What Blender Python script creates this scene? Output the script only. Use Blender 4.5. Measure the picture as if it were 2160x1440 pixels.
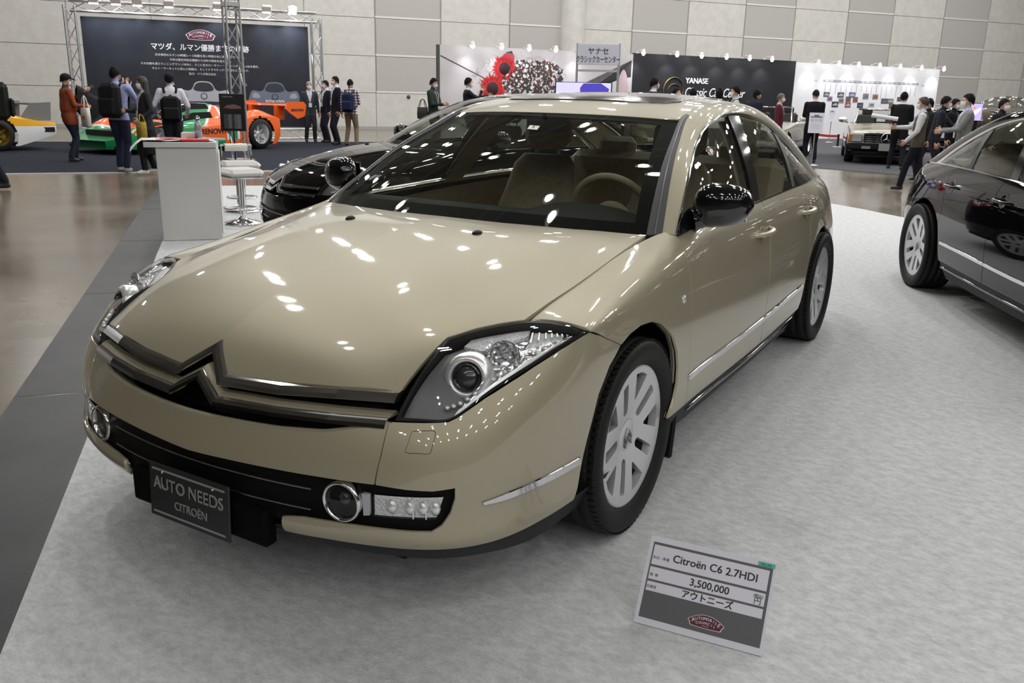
import bpy, bmesh, math, random
import numpy as np
from mathutils import Vector, Matrix, Euler
from mathutils.geometry import delaunay_2d_cdt
random.seed(7); np.random.seed(7)
for o in list(bpy.data.objects): bpy.data.objects.remove(o)
SC = bpy.context.scene; COL = SC.collection
PI = math.pi

# ------------------------------------------------------------------ camera
def cam_axes(yaw, pitch, roll):
    d = np.array([math.sin(yaw)*math.cos(pitch), math.cos(yaw)*math.cos(pitch), math.sin(pitch)])
    r = np.array([math.cos(yaw), -math.sin(yaw), 0.]); u = np.cross(r, d)
    c, s = math.cos(roll), math.sin(roll)
    return c*r+s*u, -s*r+c*u, d
CAM_POS = np.array([1.90316, -2.52413, 1.41859])
R_, U_, D_ = cam_axes(-.5331145, -.2765947, .0221883)
F_PX = 1822.82
cd = bpy.data.cameras.new('camera'); cam = bpy.data.objects.new('camera', cd); COL.objects.link(cam)
cd.sensor_width = 36; cd.lens = 36*F_PX/2160; cd.clip_end = 300
M = Matrix.Identity(4)
for i in range(3):
    M[i][0], M[i][1], M[i][2], M[i][3] = R_[i], U_[i], -D_[i], CAM_POS[i]
cam.matrix_world = M; SC.camera = cam
# ------------------------------------------------------------------ world, exposure
SC.view_settings.view_transform = 'Standard'; SC.view_settings.look = 'None'
SC.view_settings.gamma = 1; SC.view_settings.use_curve_mapping = False
SC.view_settings.exposure = 0.08
try:
    SC.cycles.max_bounces = 8; SC.cycles.diffuse_bounces = 3; SC.cycles.glossy_bounces = 4; SC.cycles.transparent_max_bounces = 16; SC.cycles.caustics_reflective = False; SC.cycles.caustics_refractive = False
except AttributeError: pass
w = bpy.data.worlds.new('world'); SC.world = w; w.use_nodes = True
w.node_tree.nodes['Background'].inputs[0].default_value = (.86, .93, 1, 1)
w.node_tree.nodes['Background'].inputs[1].default_value = .22
# hall lamps: a grid of high-bay lamps under the ceiling, with added fill rows, each a disc light in its own housing (built below)
HY = math.radians(-49.5)                     # the hall's axes are turned against the display car
HU = np.array([math.sin(HY), math.cos(HY)]); HV = np.array([math.cos(HY), -math.sin(HY)])
CEIL_Z = 11.0
LAMP_POWER = 205.
def hall(a, b): return a*HU[0]+b*HV[0], a*HU[1]+b*HV[1]     # a: towards the back wall, b: to the right
HROT = math.atan2(HV[1], HV[0])              # local x of a hall-aligned object runs along HV

# ------------------------------------------------------------------ pixel helpers (only to place things on the ground)
def pray(px, py): return D_+R_*((px-1080)/F_PX)-U_*((py-720)/F_PX)
def G(px, py, z=0.):
    d = pray(px, py); t = (z-CAM_POS[2])/d[2]; p = CAM_POS+d*t; return Vector(p)

# ------------------------------------------------------------------ materials
MATS = {}
def mat(name, col, rough=.5, metal=0., coat=0., spec=.5, emit=0., coat_rough=.03, alpha=None):
    if name in MATS: return MATS[name]
    m = bpy.data.materials.new(name); m.use_nodes = True
    b = m.node_tree.nodes['Principled BSDF']
    b.inputs['Base Color'].default_value = (*col, 1); b.inputs['Roughness'].default_value = rough
    b.inputs['Metallic'].default_value = metal; b.inputs['Coat Weight'].default_value = coat
    b.inputs['Coat Roughness'].default_value = coat_rough; b.inputs['Specular IOR Level'].default_value = spec
    if emit:
        b.inputs['Emission Color'].default_value = (*col, 1); b.inputs['Emission Strength'].default_value = emit
    MATS[name] = m; return m
def nodes(m): return m.node_tree.nodes, m.node_tree.links, m.node_tree.nodes['Principled BSDF']
def noise_mat(name, c1, c2, scale=20., detail=6., rough=.8, bump=0., bscale=None, lo=.35, hi=.65, rvar=0., **kw):
    m = mat(name, c1, rough, **kw); n, l, b = nodes(m)
    tc = n.new('ShaderNodeTexCoord'); t = n.new('ShaderNodeTexNoise'); t.inputs['Scale'].default_value = scale; t.inputs['Detail'].default_value = detail
    t.inputs['Roughness'].default_value = .65
    r = n.new('ShaderNodeValToRGB'); r.color_ramp.elements[0].position = lo; r.color_ramp.elements[1].position = hi
    r.color_ramp.elements[0].color = (*c1, 1); r.color_ramp.elements[1].color = (*c2, 1)
    l.new(tc.outputs['Object'], t.inputs['Vector']); l.new(t.outputs['Fac'], r.inputs['Fac']); l.new(r.outputs['Color'], b.inputs['Base Color'])
    if rvar:
        mr = n.new('ShaderNodeMapRange'); mr.inputs['To Min'].default_value = rough-rvar; mr.inputs['To Max'].default_value = rough+rvar
        l.new(t.outputs['Fac'], mr.inputs['Value']); l.new(mr.outputs['Result'], b.inputs['Roughness'])
    if bump:
        t2 = n.new('ShaderNodeTexNoise'); t2.inputs['Scale'].default_value = bscale or scale*3; t2.inputs['Detail'].default_value = 4
        bp = n.new('ShaderNodeBump'); bp.inputs['Strength'].default_value = bump; bp.inputs['Distance'].default_value = .01
        l.new(tc.outputs['Object'], t2.inputs['Vector']); l.new(t2.outputs['Fac'], bp.inputs['Height']); l.new(bp.outputs['Normal'], b.inputs['Normal'])
    return m
def glass_mat(name, tint=(.8, .84, .8), ior=1.5, trans=1.0):
    # thin pane: a tinted see-through layer under a mirror coat weighted by Fresnel
    if name in MATS: return MATS[name]
    m = bpy.data.materials.new(name); m.use_nodes = True; n = m.node_tree.nodes; l = m.node_tree.links
    n.remove(n['Principled BSDF']); out = n['Material Output']
    tr = n.new('ShaderNodeBsdfTransparent'); tr.inputs[0].default_value = (*tint, 1)
    gl = n.new('ShaderNodeBsdfGlossy'); gl.inputs['Roughness'].default_value = .01; gl.inputs['Color'].default_value = (1, 1, 1, 1)
    lw = n.new('ShaderNodeLayerWeight'); pw = n.new('ShaderNodeMath'); pw.operation = 'POWER'; pw.inputs[1].default_value = 5.; l.new(lw.outputs['Facing'], pw.inputs[0])
    f0 = ((ior-1)/(ior+1))**2*1.1; fr = n.new('ShaderNodeMapRange'); fr.inputs['To Min'].default_value = f0; fr.inputs['To Max'].default_value = 1.; l.new(pw.outputs[0], fr.inputs['Value'])
    mx = n.new('ShaderNodeMixShader'); l.new(fr.outputs[0], mx.inputs[0]); l.new(tr.outputs[0], mx.inputs[1]); l.new(gl.outputs[0], mx.inputs[2])
    l.new(mx.outputs[0], out.inputs['Surface']); MATS[name] = m; return m

# ------------------------------------------------------------------ object helpers
def link(o, parent=None):
    COL.objects.link(o)
    if parent is not None: o.parent = parent
    return o
def thing(name, label, cat, loc=(0, 0, 0), rotz=0., group=None):
    o = bpy.data.objects.new(name, None); o.empty_display_size = .2; COL.objects.link(o)
    o.location = loc; o.rotation_euler = (0, 0, rotz); o['label'] = label; o['category'] = cat
    if group: o['group'] = group
    return o
def tag(o, label, cat, group=None, kind=None):
    o['label'] = label; o['category'] = cat
    if group: o['group'] = group
    if kind: o['kind'] = kind
    return o
def struct(o): o['kind'] = 'structure'; return o
def mesh_ob(name, V, Fs, mats, parent=None, smooth=False, idx=None, normals=None):
    me = bpy.data.meshes.new(name); me.from_pydata([tuple(map(float, v)) for v in V], [], [tuple(map(int, f)) for f in Fs])
    if not isinstance(mats, (list, tuple)): mats = [mats]
    for m in mats: me.materials.append(m)
    if idx is not None: me.polygons.foreach_set('material_index', np.array(idx, np.int32))
    if smooth or normals is not None: me.polygons.foreach_set('use_smooth', np.ones(len(me.polygons), bool))
    me.update()
    if normals is not None: me.normals_split_custom_set_from_vertices([tuple(map(float, n)) for n in normals])
    return link(bpy.data.objects.new(name, me), parent)
class MB:
    """collects shapes into one mesh; faces keep a smooth flag and a material index"""
    def __init__(s): s.v = []; s.f = []; s.sm = []; s.mi = []; s.m = 0; s.T = Matrix.Identity(4)
    def add(s, V, Fs, smooth=False):
        b = len(s.v); s.v += [tuple(s.T @ Vector(v)) for v in V]
        s.f += [tuple(b+i for i in f) for f in Fs]; s.sm += [smooth]*len(Fs); s.mi += [s.m]*len(Fs); return s
    def box(s, c, d, rot=None, bev=0.):
        hx, hy, hz = d[0]/2, d[1]/2, d[2]/2; R = Euler(rot).to_matrix() if rot else None
        def P(x, y, z):
            v = Vector((x, y, z)); v = R @ v if R else v
            return (v.x+c[0], v.y+c[1], v.z+c[2])
        b = min(bev, hx*.9, hy*.9, hz*.9)
        if b <= 0:
            V = [P(x, y, z) for x in (-hx, hx) for y in (-hy, hy) for z in (-hz, hz)]
            return s.add(V, [(0, 1, 3, 2), (4, 6, 7, 5), (0, 4, 5, 1), (2, 3, 7, 6), (0, 2, 6, 4), (1, 5, 7, 3)])
        V = []; Fs = []; ix = {}
        for sx in (-1, 1):
            for sy in (-1, 1):
                for sz in (-1, 1):
                    for k, (a, bb, cc) in enumerate(((0, b, b), (b, 0, b), (b, b, 0))):
                        ix[(sx, sy, sz, k)] = len(V); V.append(P(sx*(hx-a), sy*(hy-bb), sz*(hz-cc)))
        def q(*k): return tuple(ix[i] for i in k)
        for g in (-1, 1):
            Fs.append(q((g, -1, -1, 0), (g, 1, -1, 0), (g, 1, 1, 0), (g, -1, 1, 0)))
            Fs.append(q((-1, g, -1, 1), (1, g, -1, 1), (1, g, 1, 1), (-1, g, 1, 1)))
            Fs.append(q((-1, -1, g, 2), (1, -1, g, 2), (1, 1, g, 2), (-1, 1, g, 2)))
            for h in (-1, 1):
                Fs.append(q((g, h, -1, 0), (g, h, 1, 0), (g, h, 1, 1), (g, h, -1, 1)))
                Fs.append(q((g, -1, h, 0), (g, 1, h, 0), (g, 1, h, 2), (g, -1, h, 2)))
                Fs.append(q((-1, g, h, 1), (1, g, h, 1), (1, g, h, 2), (-1, g, h, 2)))
                for e in (-1, 1): Fs.append(q((g, h, e, 0), (g, h, e, 1), (g, h, e, 2)))
        return s.add(V, Fs)
    def tube(s, path, r, n=8, cap=True, closed=False, flat=None):
        P = [Vector(p) for p in path]; N = len(P); rr = r if isinstance(r, (list, tuple)) else [r]*N
        V = []; up = None
        for i, p in enumerate(P):
            if closed: t = (P[(i+1) % N]-P[i-1])
            else: t = (P[min(i+1, N-1)]-P[max(i-1, 0)])
            t.normalize()
            if up is None: up = Vector((0, 0, 1)) if abs(t.z) < .9 else Vector((1, 0, 0))
            a = t.cross(up)
            if a.length < 1e-4: a = t.orthogonal()
            a.normalize(); b = a.cross(t); b.normalize(); up = b
            for k in range(n):
                g = 2*PI*k/n; V.append(p+(a*math.cos(g)+b*math.sin(g)*(flat or 1))*rr[i])
        Fs = []; L = N if closed else N-1
        for i in range(L):
            j = (i+1) % N
            for k in range(n): Fs.append((i*n+k, i*n+(k+1) % n, j*n+(k+1) % n, j*n+k))
        s.add(V, Fs, n > 5)
        if cap and not closed:
            s.add(V[:n], [tuple(range(n))[::-1]]); s.add(V[-n:], [tuple(range(n))])
        return s
    def cyl(s, a, b, r, n=16, r2=None): return s.tube([a, b], [r, r2 if r2 is not None else r], n)
    def lathe(s, prof, c=(0, 0, 0), n=24, axis='z', smooth=True, closed=False):
        V = []
        for k in range(n):
            g = 2*PI*k/n
            for (r, h) in prof:
                x, y = r*math.cos(g), r*math.sin(g)
                v = (x, y, h) if axis == 'z' else ((h, x, y) if axis == 'x' else (y, h, x))
                V.append((v[0]+c[0], v[1]+c[1], v[2]+c[2]))
        m = len(prof); Fs = []
        for k in range(n):
            for i in range(m if closed else m-1): Fs.append((k*m+i, ((k+1) % n)*m+i, ((k+1) % n)*m+(i+1) % m, k*m+(i+1) % m))
        return s.add(V, Fs, smooth)
    def ell(s, c, r, n=16, m=10, rot=None, zmin=-1., zmax=1.):
        R = Euler(rot).to_matrix() if rot else Matrix.Identity(3); V = []
        for i in range(m+1):
            t = math.asin(zmin)+(math.asin(zmax)-math.asin(zmin))*i/m
            for k in range(n):
                g = 2*PI*k/n; V.append(R @ Vector((r[0]*math.cos(t)*math.cos(g), r[1]*math.cos(t)*math.sin(g), r[2]*math.sin(t)))+Vector(c))
        Fs = [(i*n+k, i*n+(k+1) % n, (i+1)*n+(k+1) % n, (i+1)*n+k) for i in range(m) for k in range(n)]
        return s.add(V, Fs, True)
    def prism(s, poly, t, plane='xy', off=0.):
        # extrude a 2D polygon by t
        def P(p, h): return (p[0], p[1], h) if plane == 'xy' else ((p[0], h, p[1]) if plane == 'xz' else (h, p[0], p[1]))
        n = len(poly); V = [P(p, off) for p in poly]+[P(p, off+t) for p in poly]
        s.add(V, [tuple(range(n))[::-1], tuple(range(n, 2*n))]+[(i, (i+1) % n, n+(i+1) % n, n+i) for i in range(n)]); return s
    def grid(s, P, smooth=True, cu=False):
        # P[i][j] points
        nu, nv = len(P), len(P[0]); V = [p for r in P for p in r]
        Fs = [(i*nv+j, ((i+1) % nu)*nv+j, ((i+1) % nu)*nv+j+1, i*nv+j+1) for i in range(nu if cu else nu-1) for j in range(nv-1)]
        return s.add(V, Fs, smooth)
    def build(s, name, mats, parent=None):
        me = bpy.data.meshes.new(name); me.from_pydata([tuple(v) for v in s.v], [], s.f)
        if not isinstance(mats, (list, tuple)): mats = [mats]
        for m in mats: me.materials.append(m)
        me.polygons.foreach_set('use_smooth', s.sm); me.polygons.foreach_set('material_index', np.array(s.mi, np.int32)); me.update()
        return link(bpy.data.objects.new(name, me), parent)
def fixn(o):
    bm = bmesh.new(); bm.from_mesh(o.data); bmesh.ops.recalc_face_normals(bm, faces=bm.faces); bm.to_mesh(o.data); bm.free(); return o
def text_ob(name, s, size, m, parent=None, M=None, depth=.0015, bold=0., align='CENTER', sx=1., shear=0., spacing=1.):
    cu = bpy.data.curves.new(name, 'FONT'); cu.body = s; cu.size = size; cu.align_x = align; cu.align_y = 'CENTER'
    cu.extrude = depth; cu.resolution_u = 3; cu.shear = shear; cu.space_character = spacing
    t = bpy.data.objects.new(name, cu); COL.objects.link(t)
    dg = bpy.context.evaluated_depsgraph_get(); dg.update(); me = bpy.data.meshes.new_from_object(t.evaluated_get(dg))
    bpy.data.objects.remove(t); me.materials.clear(); me.materials.append(m)
    if bold:            # heavier strokes: the same letters laid over each other with a hair's offset
        n = len(me.vertices); co = np.empty(n*3); me.vertices.foreach_get('co', co); co = co.reshape(-1, 3); fs = [tuple(q.vertices) for q in me.polygons]; e = bold*size*.8; V = []; Fs = []
        for i, (dx, dy) in enumerate(((-e, -e*.5), (e, -e*.5), (-e, e*.5), (e, e*.5), (0, e))): V.append(co+[dx, dy, depth*.02*i]); Fs += [tuple(v+n*i for v in f) for f in fs]
        me = bpy.data.meshes.new(name); me.from_pydata(np.concatenate(V).tolist(), [], Fs); me.materials.append(m); me.update()
    T = (M or Matrix.Identity(4)) @ Matrix.Diagonal((sx, 1, 1, 1))
    me.transform(T); return link(bpy.data.objects.new(name, me), parent)
def frame(o, x, y):     # matrix with local x, y axes at o; z = x cross y
    x = Vector(x).normalized(); y = Vector(y); y = (y-x*y.dot(x)).normalized(); z = x.cross(y); m = Matrix.Identity(4)
    for i in range(3): m[i][0], m[i][1], m[i][2], m[i][3] = x[i], y[i], z[i], o[i]
    return m
UPRIGHT = frame((0, 0, 0), (1, 0, 0), (0, 0, 1))      # text standing up, read from -y

# ------------------------------------------------------------------ shared materials
chrome = mat('chrome', (.78, .78, .79), .08, 1.)
black_plastic = mat('black_plastic', (.007, .007, .0075), .5, spec=.25)
black_gloss = mat('black_gloss', (.006, .006, .008), .08, coat=1.)
grey_rubber = mat('grey_rubber', (.055, .054, .060), .5, spec=.25)
rubber = noise_mat('tyre_rubber', (.007, .007, .007), (.012, .012, .012), 60, rough=.6, spec=.3)
alloy = mat('alloy', (.72, .73, .75), .32, .6)
white_paint = mat('white_paint', (.78, .78, .76), .5)
white_card = mat('white_card', (.74, .73, .80), .5)
skin_m = mat('skin', (.55, .33, .24), .55)
hair_m = mat('black_hair', (.005, .0045, .005), .7, spec=.15)
aluminium = mat('aluminium', (.62, .63, .65), .32, .85)
# ================================================================== the hall
def poly_floor(name, pts, z0, z1, m, parent=None):
    b = MB(); b.prism([(p[0], p[1]) for p in pts], z1-z0, 'xy', z0); return b.build(name, m, parent)
# polished concrete floor
fm = noise_mat('polished_concrete', (.115, .097, .073), (.21, .18, .14), .55, 8, rough=.2, lo=.3, hi=.7, rvar=.12)
n, l, b = nodes(fm)
b.inputs['Specular IOR Level'].default_value = .7
fl = MB(); fl.add([(*hall(a, bb), 0) for a, bb in ((-45, -60), (50, -60), (50, 60), (-45, 60))], [(0, 3, 2, 1)])
struct(fl.build('floor', fm))
# steel cover strip in the floor, with diamond pattern
sm = mat('tread_plate', (.05, .052, .056), .5, .25); n, l, b = nodes(sm)
tc = n.new('ShaderNodeTexCoord'); mp = n.new('ShaderNodeMapping'); mp.inputs['Rotation'].default_value = (0, 0, PI/4); mp.inputs['Scale'].default_value = (24, 24, 1)
ck = n.new('ShaderNodeTexChecker'); ck.inputs['Scale'].default_value = 1; bp = n.new('ShaderNodeBump'); bp.inputs['Strength'].default_value = .9; bp.inputs['Distance'].default_value = .006
nz = n.new('ShaderNodeTexNoise'); nz.inputs['Scale'].default_value = 2.; nz.inputs['Detail'].default_value = 6
cr = n.new('ShaderNodeValToRGB'); cr.color_ramp.elements[0].color = (.014, .015, .018, 1); cr.color_ramp.elements[1].color = (.042, .042, .045, 1); cr.color_ramp.elements[0].position = .3; cr.color_ramp.elements[1].position = .7
l.new(tc.outputs['Object'], mp.inputs['Vector']); l.new(mp.outputs['Vector'], ck.inputs['Vector']); l.new(ck.outputs['Fac'], bp.inputs['Height']); l.new(bp.outputs['Normal'], b.inputs['Normal'])
l.new(tc.outputs['Object'], nz.inputs['Vector']); l.new(nz.outputs['Fac'], cr.inputs['Fac']); l.new(cr.outputs['Color'], b.inputs['Base Color'])
SA = np.array([-1.84, -.61]); SD = np.array([-.7514, .6598]); SN = np.array([.6598, .7514])     # left edge of the strip, its run, and its width direction
def strip_pt(t, wd): p = SA+SD*t+SN*wd; return (p[0], p[1])
sp = MB(); t0 = -6.
for t1 in (-2.4, .3, 2.55, 4.9, 7.3, 9.7, 12.1, 14.5):
    q = [strip_pt(t0+.006, 0), strip_pt(t1-.006, 0), strip_pt(t1-.006, .62), strip_pt(t0+.006, .62)]
    sp.prism(q, .001, 'xy', .0004); t0 = t1
struct(sp.build('trim_1', sm))
# grey felt carpet under the cars
cm = noise_mat('grey_felt', (.44, .45, .46), (.70, .71, .72), 18, 12, rough=.95, bump=.35, bscale=160, lo=.33, hi=.62, spec=.1)
n, l, b = nodes(cm)
tn = [x for x in n if x.type == 'TEX_NOISE'][0]; tn.inputs['Roughness'].default_value = .82
mpx = n.new('ShaderNodeMapping'); mpx.inputs['Rotation'].default_value = (0, 0, HROT); mpx.inputs['Scale'].default_value = (1., 1.7, 1)
tcx = [x for x in n if x.type == 'TEX_COORD'][0]; l.new(tcx.outputs['Object'], mpx.inputs['Vector']); l.new(mpx.outputs['Vector'], tn.inputs['Vector'])
cl = [(-.2+3*.7514, -1.53-3*.6598), (-.2, -1.53), (-1.33, -.53), (-4.61, 2.33), (-6.0, 3.56), (-9.2, 6.3), (-2.6, 12.45), (-.14, 10.47), (.49, 9.84), (7.5, 3.6), (12, -1.)]
cp = poly_floor('carpet', cl, 0.0, .003, cm); tag(cp, 'light grey felt carpet spread under the gold saloon and black cars', 'carpet')
# dark carpet of the racing car stand, with its white edge
dk = noise_mat('dark_blue_carpet', (.020, .023, .034), (.034, .037, .052), 60, 4, rough=.95, spec=.1)
d0, d1 = G(-160, 368), G(243, 366); dv = (G(600, 352)-G(20, 366)).normalized(); 
bd = Vector((.60, .80, 0)); bn = Vector((-.80, .60, 0))
P0 = G(30, 367)-bd*6; 
stand_pts = [P0, P0+bd*15.5, P0+bd*15.5+bn*9.6, P0+bn*9.6]
tag(poly_floor('carpet', [(p.x, p.y) for p in stand_pts], 0, .008, dk), 'dark blue carpet of the racing car stand', 'carpet')
edge = [P0-bn*.05, P0+bd*15.5-bn*.05, P0+bd*15.5, P0]
tag(poly_floor('carpet_edge_strip', [(p.x, p.y) for p in edge], 0, .014, white_paint), 'white edging strip along the dark blue carpet', 'edging strip')
g2 = noise_mat('grey_carpet', (.075, .075, .085), (.11, .11, .12), 60, 4, rough=.95, spec=.1)
q = [G(1560, 300), G(1700, 354), G(2060, 352), G(2300, 345), G(2300, 262), G(1500, 262)]
g2p = [(-7, 18.5), (-2.9, 18.2), (1.0, 16.9), (7.5, 15.5), (14, 30), (2.3, 47.6), (-13.4, 22.6)]
tag(poly_floor('carpet', g2p, 0, .01, g2), 'dark grey carpet of the classic car stand in the back', 'carpet')
# --------------------------------------------------------------- back wall: panels in a chequered row
WY = math.radians(-52.5); WN = np.array([math.sin(WY), math.cos(WY)]); WT = np.array([math.cos(WY), -math.sin(WY)])
wb = G(791, 273); W0 = np.array([wb.x, wb.y]); WD = WN @ W0
wl = noise_mat('wall_panel_light', (.53, .52, .49), (.59, .58, .55), 3, 3, rough=.8)
wg = noise_mat('wall_panel_grey', (.40, .385, .37), (.45, .435, .42), 90, 2, rough=.9)
seam = mat('wall_seam', (.30, .29, .27), .8); ridge = mat('wall_ridge', (.66, .65, .62), .7)
def wall_t(px, py=100):     # where the view ray through a pixel meets the wall: distance along it and height
    d = pray(px, py); t = (WD-WN @ CAM_POS[:2])/(WN @ d[:2]); p = CAM_POS+d*t; return float(WT @ p[:2]), float(p[2])
wt0 = wall_t(791)[0]
wb_ = MB(); cols = [wall_t(x)[0] for x in (791, 930, 1073, 1195, 1330, 1447, 1565, 1670, 1780, 1876, 1981, 2075, 2165)]
w1 = cols[1]-cols[0]
left = [cols[0]-w1*k for k in range(14, 0, -1)]; wr = cols[-1]-cols[-2]; right = [cols[-1]+wr*k for k in range(1, 12)]
xs = left+cols+right; rows = [0, 1.42, 2.82, 4.24, 5.66, 7.1, 8.5, 9.9, CEIL_Z]
def WP(t, z, o=0.): return (WN[0]*(WD-o)+WT[0]*t, WN[1]*(WD-o)+WT[1]*t, z)
wb_.m = 2; wb_.add([WP(xs[0], 0), WP(xs[-1], 0), WP(xs[-1], CEIL_Z), WP(xs[0], CEIL_Z)], [(0, 1, 2, 3)])
n0 = len(left)
for i in range(len(xs)-1):
    k = i-n0
    for j in range(len(rows)-1):
        grey = (k % 2 == 0) and j >= 1 and k >= -2
        if k in (2,) and j < 2: grey = True
        if k == -2: grey = j >= 4
        wb_.m = 1 if grey else 0; g = .014 if not grey else .05; gz = .010 if not grey else .09
        a, bb, c, dd = xs[i]+g, xs[i+1]-g, rows[j]+gz, rows[j+1]-.012
        wb_.add([WP(a, c, .02), WP(bb, c, .02), WP(bb, dd, .02), WP(a, dd, .02), WP(a, c), WP(bb, c), WP(bb, dd), WP(a, dd)], [(0, 1, 2, 3), (0, 4, 5, 1), (1, 5, 6, 2), (2, 6, 7, 3), (3, 7, 4, 0)])
        if grey:
            wb_.m = 3; wb_.add([WP(xs[i]+.02, rows[j]+.005, .03), WP(xs[i+1]-.02, rows[j]+.005, .03), WP(xs[i+1]-.02, rows[j]+.085, .03), WP(xs[i]+.02, rows[j]+.085, .03)], [(0, 1, 2, 3)])
wb_.m = 0
t = wall_t(1205)[0]
for k in range(12):      # round pilaster where the wall bays meet
    a0, a1 = PI*k/12, PI*(k+1)/12
    wb_.add([WP(t-.55*math.cos(a0), 0, .5*math.sin(a0)), WP(t-.55*math.cos(a1), 0, .5*math.sin(a1)), WP(t-.55*math.cos(a1), CEIL_Z, .5*math.sin(a1)), WP(t-.55*math.cos(a0), CEIL_Z, .5*math.sin(a0))], [(0, 1, 2, 3)], True)
struct(wb_.build('wall_back', [wl, wg, seam, ridge]))
bb_ = MB(); bb_.add([WP(xs[0], 0, .045), WP(xs[-1], 0, .045), WP(xs[-1], .12, .045), WP(xs[0], .12, .045)], [(0, 1, 2, 3)])
struct(bb_.build('baseboard_back', mat('baseboard_grey', (.36, .35, .33), .6)))
dd_ = G(859, 205)
tk, zk = wall_t(861.5, 204.5); dk_ = MB(); dk_.T = frame(WP(tk, zk, .02), (WT[0], WT[1], 0), (0, 0, 1)); dk_.lathe([(0, .05), (.06, .05), (.08, 0)], n=16)
tag(dk_.build('door_stop', mat('dark_disc', (.05, .055, .05), .5)), 'small dark round knob low on the pale back wall', 'wall knob')
# --------------------------------------------------------------- ceiling with trusses and lamps
cem = noise_mat('ceiling_deck', (.26, .26, .26), (.32, .32, .315), 1.2, 2, rough=.9)
ce = MB(); ce.add([(*hall(a, bb), CEIL_Z+1.6) for a, bb in ((-45, -60), (50, -60), (50, 60), (-45, 60))], [(0, 1, 2, 3)])
struct(ce.build('ceiling', cem))
steel = mat('white_steel', (.55, .55, .54), .5)
tr = MB()
for k in range(-5, 8):
    a = k*6.+1.; 
    for zz in (CEIL_Z+.4, CEIL_Z+1.5): tr.cyl((*hall(a, -50), zz), (*hall(a, 50), zz), .09, 6)
    for j in range(-16, 17):
        tr.cyl((*hall(a, j*3), CEIL_Z+.4), (*hall(a, j*3+1.5), CEIL_Z+1.5), .05, 4); tr.cyl((*hall(a, j*3+1.5), CEIL_Z+1.5), (*hall(a, j*3+3), CEIL_Z+.4), .05, 4)
struct(tr.build('trim_2', steel))
hous = mat('lamp_housing', (.35, .35, .35), .5); lens = mat('lamp_glow', (1., .98, .95), .5, emit=14.)
def bay_lamp(x, y, k=1.):
    t = thing('high_bay_lamp', 'round lamp of the hall ceiling grid with added fill rows, out of frame', 'ceiling lamp', (x, y, CEIL_Z-.45), group='high-bay lamps under the ceiling')
    h = MB(); h.lathe([(.09, .42), (.12, .3), (.22, .05), (.23, 0)], n=16); h.cyl((0, 0, .42), (0, 0, .9), .03, 6); h.build('housing', hous, t)
    d = bpy.data.lights.new('bulb', 'SPOT'); d.energy = LAMP_POWER*k; d.shadow_soft_size = .14; d.color = (1, .985, .96); d.spot_size = math.radians(168); d.spot_blend = .25
    o = bpy.data.objects.new('bulb', d); COL.objects.link(o); o.parent = t; o.location = (0, 0, -.02)
    e = MB(); e.add([(.15*math.cos(k*PI/8), .15*math.sin(k*PI/8), 0.03) for k in range(16)], [tuple(range(16))]); e.build('diffuser', lens, t)
    return t
LAMPS = [(4.6+6*i, .8+3.5*j) for i in range(0, 5) for j in range(-1, 5)]+[(4.6+6*i, .8+3.5*j) for i in range(1, 5) for j in range(5, 12)]+[(4.6+6*i, .8+3.5*j) for i in range(-5, -1) for j in range(-4, 5)]+[(-1.4, .8+3.5*j) for j in (3, 4, 5)]+[(27.5, -6.2-6*j) for j in range(0, 4)]  # rows with negative a and the left-wall row are added as fill light
for a, b_ in LAMPS:
    for s in (-.42, .42): bay_lamp(*hall(a+s, b_+.07*s), .52 if a < 0 else (1.5 if b_ < -5 else 1.))
# ================================================================== the saloon: surfaces as interpolating spline patches
_SP={}
def spmat(n,us):
    # natural cubic spline through n knots at 0..n-1: returns matrix len(us) x n
    us=np.asarray(us,float)
    if n not in _SP:
        A=np.zeros((n,n)); B=np.zeros((n,n)); A[0,0]=A[-1,-1]=1
        for i in range(1,n-1):
            A[i,i-1:i+2]=1,4,1; B[i,i-1:i+2]=6,-12,6
        _SP[n]=np.linalg.solve(A,B)
    M=_SP[n]; i=np.clip(np.floor(us).astype(int),0,n-2); t=us-i; k=np.arange(len(us))
    E=np.zeros((len(us),n)); E[k,i]+=1-t; E[k,i+1]+=t
    return E+((1-t)**3-(1-t))[:,None]/6*M[i]+(t**3-t)[:,None]/6*M[i+1]
class Patch:
    def __init__(s,P): s.P=np.array(P,float); s.nu,s.nv=s.P.shape[:2]
    def ev(s,uv):
        uv=np.asarray(uv,float); return np.einsum('ki,kj,ijc->kc',spmat(s.nu,uv[:,0]),spmat(s.nv,uv[:,1]),s.P)
    def nrm(s,uv):
        uv=np.asarray(uv,float); h=1e-3
        lo=np.array([0,0.]); hi=np.array([s.nu-1,s.nv-1.])
        c=lambda d:np.clip(uv+d,lo,hi)
        a=s.ev(c([h,0]))-s.ev(c([-h,0])); b=s.ev(c([0,h]))-s.ev(c([0,-h])); n=np.cross(a,b)
        return n/np.maximum(np.linalg.norm(n,axis=1),1e-12)[:,None]*s.sgn
    sgn=1.
def lin(xs,ys,x): return np.interp(x,xs,ys)
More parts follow.
